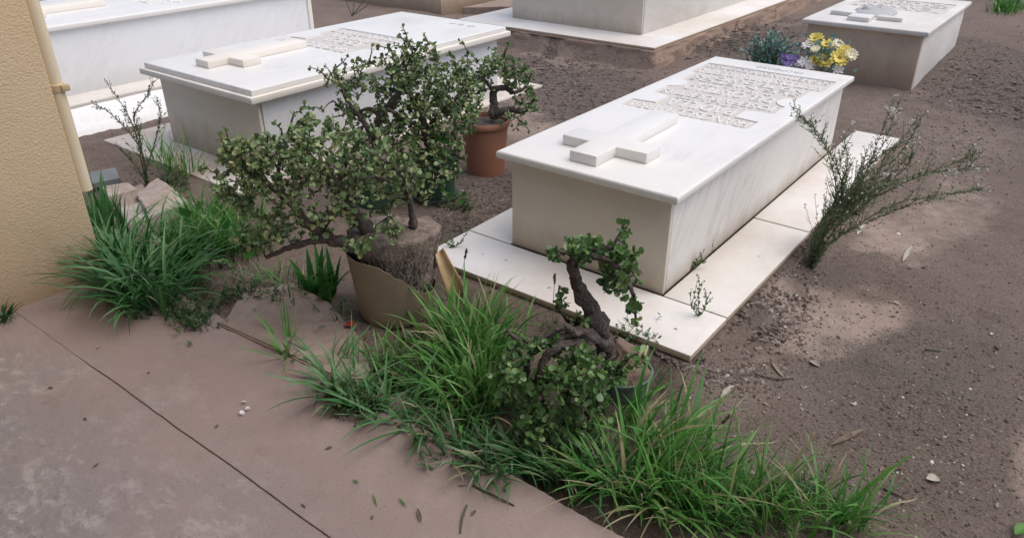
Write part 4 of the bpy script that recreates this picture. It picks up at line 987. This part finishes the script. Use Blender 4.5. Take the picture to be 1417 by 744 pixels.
# ------------------------------------------------------------------ flowers behind the near tomb
def daisy(mb_p, mb_d, c, nrm, r0, npet, r, w=.62):
    nrm = nrm.normalized(); x = nrm.orthogonal().normalized(); y = nrm.cross(x)
    for ring, (sc_, up) in enumerate([(1, .12), (.74, .4)]):
        for k in range(npet):
            a = 2*math.pi*(k+.5*ring)/npet+r.uniform(-.08, .08); d = x*math.cos(a)+y*math.sin(a)+nrm*(up+r.uniform(-.1, .1))
            add_leaf(mb_p, c+d*r0*.15, d, nrm, r0*sc_*r.uniform(.85, 1.05), r0*w*.75, .5, out=[(0, 0), (.3, .30), (.75, .42), (1, .18), (1, -.18), (.75, -.42), (.3, -.30)], cup=.1)
    bm = bmesh.new(); bmesh.ops.create_icosphere(bm, subdivisions=2, radius=1)
    q = nrm.to_track_quat('Z', 'Y').to_matrix()
    for v in bm.verts: v.co = c+q @ Vector((v.co.x*r0*.26, v.co.y*r0*.26, v.co.z*r0*.14+r0*.08))
    mb_d.bm(bm)
FB = Vector((.50, 2.36, gz(.5, 2.4)+.09)); YF = (0, 2.34, 0)
def VY(px, py, y): d = ray(px, py); return CAM+d*((y-CAM.y)/d.y)
bq = thing('flower_bouquet', 'bouquet of artificial yellow daisies and white blossoms behind the far end of the middle tomb', 'flowers', FB)
MB().lathe(FB, [(.05, 0), (.06, .1), (.075, .25), (.08, .255), (.074, .25), (.05, .02)], 24).build('vase', PLGG, bq, 'auto')
r_ = random.Random(70); stm = MB(); lvs = MB()
tocam = (CAM-Vector((.5, 2.35, .55))).normalized()
FL = [(1128, 54, .034, PETY), (1144, 62, .036, PETY), (1142, 83, .034, PETY), (1162, 80, .038, PETY), (1128, 84, .030, PETY), (1160, 62, .026, PETC), (1178, 76, .026, PETC), (1118, 62, .028, PETW), (1128, 68, .020, PETC), (1112, 86, .026, PETW), (1120, 92, .022, PETW), (1160, 97, .024, PETW), (1150, 92, .022, PETC), (1170, 70, .026, PETY), (1100, 90, .022, PETW)]
for (px, py, rad, mt) in FL:
    c = VY(px, py, 2.32+r_.uniform(-.06, .08)); nrm = (tocam+Vector((0, 0, .8))+(c-Vector((.55, 2.36, .5)))*4+rv(r_)*.3)
    mp, mdk = MB(), MB(); daisy(mp, mdk, c, nrm, rad*1.3, 13 if mt != PETW else 7, r_)
    f = mp.build('flower', mt, bq, True); mdk.build('flower_centre', DISK if mt == PETY else PETC, f, True)
    stm.tube([FB+Vector((0, 0, .2)), FB.lerp(c, .6)+Vector((0, 0, .06)), c], .002, 4)
for q in range(150):
    c = VY(r_.gauss(1138, 18), r_.gauss(80, 14), 2.36+r_.uniform(-.05, .08)); add_leaf(lvs, c, rv(r_)+Vector((0, 0, .5)), rv(r_), .035, .018, r_.uniform(.1, 1))
stm.build('stem', STEM, bq, True); lvs.build('leaves', TEAL, bq, True)
TB = Vector((.22, 2.42, gz(.22, 2.42)+.08))
tb = thing('artificial_plant', 'bushy blue green artificial plant behind the far end of the middle tomb', 'artificial plant', TB)
stm = MB(); lvs = MB()
MB().lathe(TB, [(.045, 0), (.06, .14), (.064, .145), (.058, .14), (.04, .01)], 24).build('pot', PLGG, tb, 'auto')
for q in range(170):
    a, b_ = r_.gauss(0, .5), r_.gauss(0, .5); c = VY(1065+a*34, 66+b_*17, 2.40+r_.gauss(0, .05)); P = [TB+Vector((0, 0, .1)), TB.lerp(c, .6)+Vector((0, 0, .03)), c]
    stm.tube(P, .0016, 4, t=.4)
    for k in range(10):
        u = r_.uniform(.5, 1.05); p = TB.lerp(c, u)+Vector((0, 0, .03*(1-u))); add_leaf(lvs, p, (c-TB).normalized()+rv(r_)*.8, rv(r_), r_.uniform(.018, .032), .012, min(1, max(0, r_.gauss(.5, .3))))
stm.build('stem', STEM, tb, True); lvs.build('leaves', TEAL, tb, True)
VB = Vector((.33, 2.30, gz(.33, 2.30)+.09))
vb = thing('flower_bunch', 'small bunch of violet artificial flowers between the blue green plant and the yellow bouquet', 'flowers', VB)
stm = MB()
for (px, py, rad) in [(1085, 84, .022), (1092, 80, .022), (1098, 86, .020), (1090, 90, .022), (1102, 80, .018), (1084, 77, .016)]:
    c = VY(px, py, 2.26+r_.uniform(-.03, .03)); mp, mdk = MB(), MB(); daisy(mp, mdk, c, tocam+Vector((0, 0, .7))+rv(r_)*.5, rad, 6, r_, .8)
    mp.build('flower', PETV, vb, True); stm.tube([VB, VB.lerp(c, .6), c], .0018, 4)
stm.build('stem', STEM, vb, True)

# ------------------------------------------------------------------ rubble, leaves and litter
def rock(name, label, cat, pts, z0, z1, mat, bev=.006, rough=.006, tilt=None, seed=1, group=None, cuts=3):
    """broken slab: outline in ground coordinates, roughened"""
    c = Vector((sum(p[0] for p in pts)/len(pts), sum(p[1] for p in pts)/len(pts), z0))
    dens = []
    for i in range(len(pts)):
        a, b = Vector(pts[i]), Vector(pts[(i+1) % len(pts)])
        for k in range(cuts): dens.append(a.lerp(b, k/cuts)+Vector((noise.noise(Vector((i*3+k, seed, 0)))*rough*2, noise.noise(Vector((i*3+k, seed, 5)))*rough*2)))
    bm = bmesh.new(); vs = [bm.verts.new((p.x-c.x, p.y-c.y, 0)) for p in dens]
    f = bm.faces.new(vs); f.normal_update()
    if f.normal.z > 0: f.normal_flip()
    e = bmesh.ops.extrude_face_region(bm, geom=[f])
    for g in e['geom']:
        if isinstance(g, bmesh.types.BMVert): g.co.z = z1-z0
    bmesh.ops.recalc_face_normals(bm, faces=bm.faces[:])
    bmesh.ops.bevel(bm, geom=bm.edges[:], offset=bev, segments=2, affect='EDGES')
    bmesh.ops.triangulate(bm, faces=[f for f in bm.faces if len(f.verts) > 4])
    bmesh.ops.subdivide_edges(bm, edges=[e for e in bm.edges if e.calc_length() > .02], cuts=2, use_grid_fill=True)
    for v in bm.verts: v.co += v.normal*rough*(noise.noise(v.co*18+Vector((seed, 0, 0)))+.5*noise.noise(v.co*50))
    mb = MB(); mb.bm(bm); o = mb.build(name, mat, None, 'auto', 40) if False else mb.build(name, mat, None, 'auto')
    o.location = c
    if tilt: o.rotation_euler = tilt
    return tag(o, label, cat, group)
def gp(*L, z=0): return [G(px, py, z)[:2] for px, py in L]
rock('cement_fragment', 'broken pinkish cement slab lying between the patio edge and the split pot', 'rubble', gp((306, 452), (335, 408), (400, 392), (455, 420), (500, 470), (520, 530), (470, 528), (400, 494)), -.035, .012, CRUST, .006, .007, seed=2)
rock('cement_fragment', 'narrow strip of broken cement along the patio edge under the grass', 'rubble', gp((500, 545), (560, 540), (640, 580), (700, 620), (690, 634), (600, 592), (540, 570)), -.05, -.006, CRUST, .006, .007, seed=3)
rock('marble_chunk', 'jagged broken chunk of pale marble lying among the weeds behind the wall clump', 'rubble', gp((190, 262), (222, 240), (246, 268), (205, 292), z=.08), .02, .085, RAWM, .005, .007, tilt=(.16, -.22, 0), seed=4)
z_ = .045
rock('stone_slab', 'long pale stone slab under the marble chunk at the left', 'rubble', gp((165, 292), (246, 268), (262, 284), (178, 316), z=z_), .0, .06, plain('dusty_stone', (.33, .28, .24), (.46, .41, .37), 12, .85, .004), .004, .004, seed=5)
rock('broken_tile', 'grey tile piece lying by the wall corner behind the weeds', 'rubble', gp((124, 238), (160, 232), (166, 246), (128, 254), z=.05), .02, .05, TILEG, .002, .002, seed=6)
rock('broken_tile', 'pale tile piece between the grey tile and the marble chunk', 'rubble', gp((140, 258), (178, 252), (190, 262), (150, 272), z=.04), .015, .04, RAWM, .002, .003, seed=7)
rock('stone_slab', 'brown dusty stone behind the marble chunk', 'rubble', gp((150, 280), (200, 258), (205, 285), (165, 300), z=.0), -.02, .03, CRUST, .006, .006, seed=8)

def gd(p0, p1): a, b = SG(*p0), SG(*p1); return math.atan2((b-a).y, (b-a).x), (b-a).length, (a+b)/2
for (p0, p1, W, t, lab, sd) in [((1249, 363), (1262, 342), .024, .85, 'pale grey elongated leaf on the bare earth below the weed with seed heads', 1), ((1150, 618), (1196, 594), .022, .2, 'long brown pointed leaf on the earth above the bottom right grass', 2),
                                ((1281, 664), (1300, 664), .032, .95, 'small whitish leaf on the dark earth at the lower right', 3), ((996, 552), (1016, 534), .022, .75, 'curled tan leaf standing at the foot of the tomb plinth corner', 4),
                                ((1186, 326), (1196, 312), .026, .9, 'pale curled leaf just right of the weed with seed heads', 5), ((1068, 503), (1084, 522), .018, .5, 'brown leaf lying on the earth near the plinth corner', 6),
                                ((1120, 500), (1134, 508), .028, .7, 'dull pink stone like leaf on the earth right of the plinth corner', 7)]:
    az, L, c = gd(p0, p1); curled_leaf('fallen_leaf', lab, 'leaf', c, L, W, az, t, seed=sd)
r_ = random.Random(80)
for k, (px, py) in enumerate([(1372, 463), (1412, 552), (1240, 420), (1165, 355), (1330, 610), (1390, 240), (1290, 200), (1345, 515), (1220, 650), (1380, 700), (760, 190), (850, 120), (1300, 390), (1180, 560), (640, 265), (1060, 560), (1365, 340)]):
    c = SG(px, py); curled_leaf('fallen_leaf', 'small dry leaf flake lying on the bare earth', 'leaf', c, r_.uniform(.015, .03), r_.uniform(.008, .016), r_.uniform(0, 6.28), r_.uniform(.2, 1), group='dry leaf flakes on the earth', seed=k)
m_ = [((285, 512), (462, 497), 1), ((398, 572), (430, 545), 2)]
for k, (px, py) in enumerate([(135, 482), (118, 580), (70, 537), (133, 644), (206, 516), (495, 545), (610, 635), (548, 555), (420, 700), (300, 590), (455, 620), (640, 672), (655, 710), (515, 716)]):
    c = G(px, py, 0); curled_leaf('debris_scrap', 'tiny dark scrap of plant debris lying on the cement patio', 'debris', c, r_.uniform(.010, .026), r_.uniform(.004, .010), r_.uniform(0, 6.28), r_.uniform(0, .15), group='dark debris scraps on the patio', seed=k, lift=.002)
for (p0, p1, W, lab, sd) in [((552, 690), (562, 702), .005, 'loose green blade lying on the patio nearest the seed head', 1), ((516, 684), (522, 702), .004, 'loose bent green blade left of the other loose blade on the patio', 2), ((578, 704), (583, 724), .009, 'brown grass seed head lying on the patio at the bottom', 3), ((488, 665), (497, 669), .006, 'short green leaf scrap on the patio between joint and grass', 4)]:
    az, L, c = gd(p0, p1); curled_leaf('loose_blade', lab, 'grass blade', c, L, W, az, .5 if sd != 3 else .1, mat=GRASS if sd != 3 else DRY, seed=sd, curl=.4)
def twig_obj(label, pts, r0, t=.2, mat=STEM):
    m = MB(); P, Q = spline([(SG(px, py)+Vector((0, 0, r0*.9+h)), r0*(1-.5*i/len(pts))) for i, (px, py, h) in enumerate(pts)], 5)
    m.tube(P, Q, 6, t=t, jit=.3); o = m.build('twig', mat, None, True); mat_off(o, P[0]); return tag(o, label, 'twig')
twig_obj('dark forked twig lying on the patio below the hanging jade leaves', [(655, 672, 0), (685, 688, .004), (712, 700, 0)], .003, .0)
twig_obj('short brown stick on the patio at the bottom edge near the middle', [(646, 700, 0), (640, 718, .003), (637, 738, 0)], .0035, .3)
twig_obj('thin twig lying on the earth right of the plinth corner', [(1045, 518, 0), (1072, 526, .004), (1098, 524, 0)], .0028, .05)
twig_obj('pale dry stalk arching out of the weed base', [(1125, 352, .05), (1100, 375, .03), (1095, 400, .0)], .002, .9)
twig_obj('dark stick on the moss stained earth at the right', [(1280, 484, 0), (1302, 487, .002)], .003, .0)
twig_obj('short dark stick on the earth at the lower right', [(1222, 676, 0), (1250, 690, .002)], .003, .0)
for k, (px, py) in enumerate([(338, 557), (335, 572), (343, 566)]):
    c = G(px, py, .004); mp, mk = MB(), MB(); daisy(mp, mk, c+Vector((0, 0, .004)), Vector((r_.gauss(0, .3), r_.gauss(0, .3), 1)), .009, 6, r_, .6); o = mp.build('fallen_blossom', PETW, None, True); mat_off(o, c); tag(o, 'tiny white blossom dropped on the patio left of the grass', 'blossom', 'white blossoms on the patio')
c = SG(485, 455); curled_leaf('red_scrap', 'small red scrap lying at the foot of the split pot', 'litter', c+Vector((0, 0, .01)), .05, .04, .4, .5, mat=RED, curl=.3)
c = SG(572, 470); curled_leaf('plastic_scrap', 'dark plastic scrap under the grass in front of the split pot', 'litter', c+Vector((0, 0, .012)), .085, .06, .9, .5, mat=DARKP, curl=.2)
c = SG(1411, 738); curled_leaf('fallen_leaf', 'bright yellow green leaf cut by the bottom right corner', 'leaf', c+Vector((0, 0, .01)), .06, .03, 1.2, .9, mat=BRIGHT, curl=.3)

# clods, pebbles and mulch chips: uncountable
m = MB(); m2 = MB(); r_ = random.Random(90)
OCT = [(1, 0, 0), (-1, 0, 0), (0, 1, 0), (0, -1, 0), (0, 0, 1), (0, 0, -1)]
OF = [(0, 2, 4), (2, 1, 4), (1, 3, 4), (3, 0, 4), (2, 0, 5), (1, 2, 5), (3, 1, 5), (0, 3, 5)]
bmS = bmesh.new(); bmesh.ops.create_icosphere(bmS, subdivisions=1, radius=1); SV = [v.co.copy() for v in bmS.verts]; SF = [[v.index for v in f.verts] for f in bmS.faces]; bmS.free()
def clear(x, y):
    if y < -.97: return False
    for (x0, x1, y0, y1, h, w) in RECTS:
        if x0-.005 < x < x1+.005 and y0-.005 < y < y1+.005: return False
    if -.12 < x < .82 and 3.98 < y < 5.72: return False
    return x > -3.1 or y > 2.6
def put(mb, px, py, sz, t, flat=.6, chip=False):
    p = G(px, py, 0)
    if (p-CAM).length > 11: return
    p = SG(px, py)
    if not clear(p.x, p.y): return
    rot = Matrix.Rotation(r_.uniform(0, 6.28), 3, 'Z') @ Matrix.Rotation(r_.gauss(0, .35), 3, 'X'); sx, sy, sz_ = sz*r_.uniform(.7, 1.5), sz*r_.uniform(.6, 1.1), sz*flat*r_.uniform(.6, 1.1)
    if chip: sx, sy, sz_ = sz*r_.uniform(1.2, 2.6), sz*r_.uniform(.4, .8), sz*r_.uniform(.2, .4)
    base, F_ = (OCT, OF) if chip else (SV, SF)
    vs = [p+rot @ Vector((v[0]*sx*r_.uniform(.75, 1.2), v[1]*sy*r_.uniform(.75, 1.2), v[2]*sz_*r_.uniform(.75, 1.2)))+Vector((0, 0, sz_*.25)) for v in base]
    mb.add(vs, F_, t=t)
for (px, py, sx, sy, n, s0, s1) in [(1200, 480, 230, 220, 2400, .0018, .0055), (1300, 620, 130, 110, 500, .002, .007), (1080, 430, 50, 50, 320, .003, .010), (1000, 520, 60, 25, 260, .003, .012), (1060, 420, 45, 55, 260, .005, .014), (1110, 350, 30, 40, 160, .004, .012), (1250, 520, 200, 160, 60, .006, .010), (900, 500, 90, 30, 260, .003, .010), (1300, 200, 120, 60, 700, .003, .008), (650, 300, 70, 50, 420, .003, .008), (800, 100, 150, 60, 900, .004, .010), (1060, 80, 80, 40, 300, .004, .012), (430, 430, 120, 60, 400, .002, .007), (1330, 100, 100, 50, 600, .004, .011), (620, 400, 50, 30, 160, .003, .009), (200, 260, 60, 30, 160, .004, .012)]:
    for _ in range(int(n*2.2)): put(m, px+r_.gauss(0, .6)*sx, py+r_.gauss(0, .6)*sy, s0+(s1-s0)*r_.random()**2.5, min(1, abs(r_.gauss(.42, .2)) if r_.random() < .965 else r_.uniform(.85, 1)))
for ((cx, cy), a, b, w) in ELLM:
    for _ in range(int(700*w)): put(m2, cx+r_.gauss(0, a*.55), cy+r_.gauss(0, b*.55), r_.uniform(.004, .010)*(1.5 if cy < 180 else 1), r_.random(), chip=True)
tag(m.build('gravel', STONE, None, False), 'loose clods and pebbles scattered on the earth', 'gravel', kind='stuff')
tag(m2.build('mulch', CHIP, None, False), 'dark crumbled plant litter on the earth between the tombs', 'mulch', kind='stuff')

# ------------------------------------------------------------------ light
w = bpy.data.worlds.new('World'); sc.world = w; w.use_nodes = True; nt = w.node_tree
sky = nt.nodes.new('ShaderNodeTexSky'); sky.sky_type = 'NISHITA'; sky.sun_disc = False
SUN_EL, SUN_AZ = 64, 62          # azimuth clockwise from +Y
sky.sun_elevation = R(SUN_EL); sky.sun_rotation = R(SUN_AZ); sky.air_density = 1.0; sky.dust_density = 3.0; sky.ozone_density = 1.0
bg = nt.nodes['Background']; bg.inputs[1].default_value = .105; nt.links.new(sky.outputs[0], bg.inputs[0])
sd = bpy.data.lights.new('sun', 'SUN'); sd.energy = 1.5; sd.angle = R(75); sd.color = (1, .96, .9)
so = bpy.data.objects.new('sun', sd); COL.objects.link(so); so.location = (4, 4, 8)
dv = Vector((math.sin(R(SUN_AZ))*math.cos(R(SUN_EL)), math.cos(R(SUN_AZ))*math.cos(R(SUN_EL)), math.sin(R(SUN_EL))))
so.rotation_euler = (-dv).to_track_quat('-Z', 'Y').to_euler()
sc.view_settings.view_transform = 'Standard'; sc.view_settings.look = 'None'; sc.view_settings.gamma = 1; sc.view_settings.exposure = .50
sc.view_settings.use_curve_mapping = False
sc.cycles.use_denoising = True; sc.cycles.max_bounces = 8; sc.cycles.use_adaptive_sampling = True
try: sc.cycles.denoising_input_passes = 'RGB_ALBEDO_NORMAL'
except Exception: pass

GROUPS = {'tomb': 'marble tombs in the cemetery', 'potted_shrub': 'potted jade shrubs beside the middle tomb', 'grass_tuft': 'grass tufts along the patio edge and between the tombs', 'strap_leaf_clump': 'strap leaf clumps at the wall foot',
          'cement_fragment': 'broken cement pieces at the patio edge', 'broken_tile': 'tile pieces by the wall corner', 'stone_slab': 'stones by the wall corner', 'twig': 'twigs and sticks lying about', 'small_weed': 'small weeds on the tomb plinth',
          'seed_stalk': 'grass stalks with seed spikes', 'fallen_leaf': 'larger fallen leaves', 'loose_blade': 'loose blades on the patio', 'dry_weed': 'dry branching weeds', 'leafy_weed': 'bright green lobed weeds'}
for o in COL.objects:
    if o.parent is None and 'label' in o and 'group' not in o:
        g = GROUPS.get(o.name.split('.')[0])
        if g: o['group'] = g
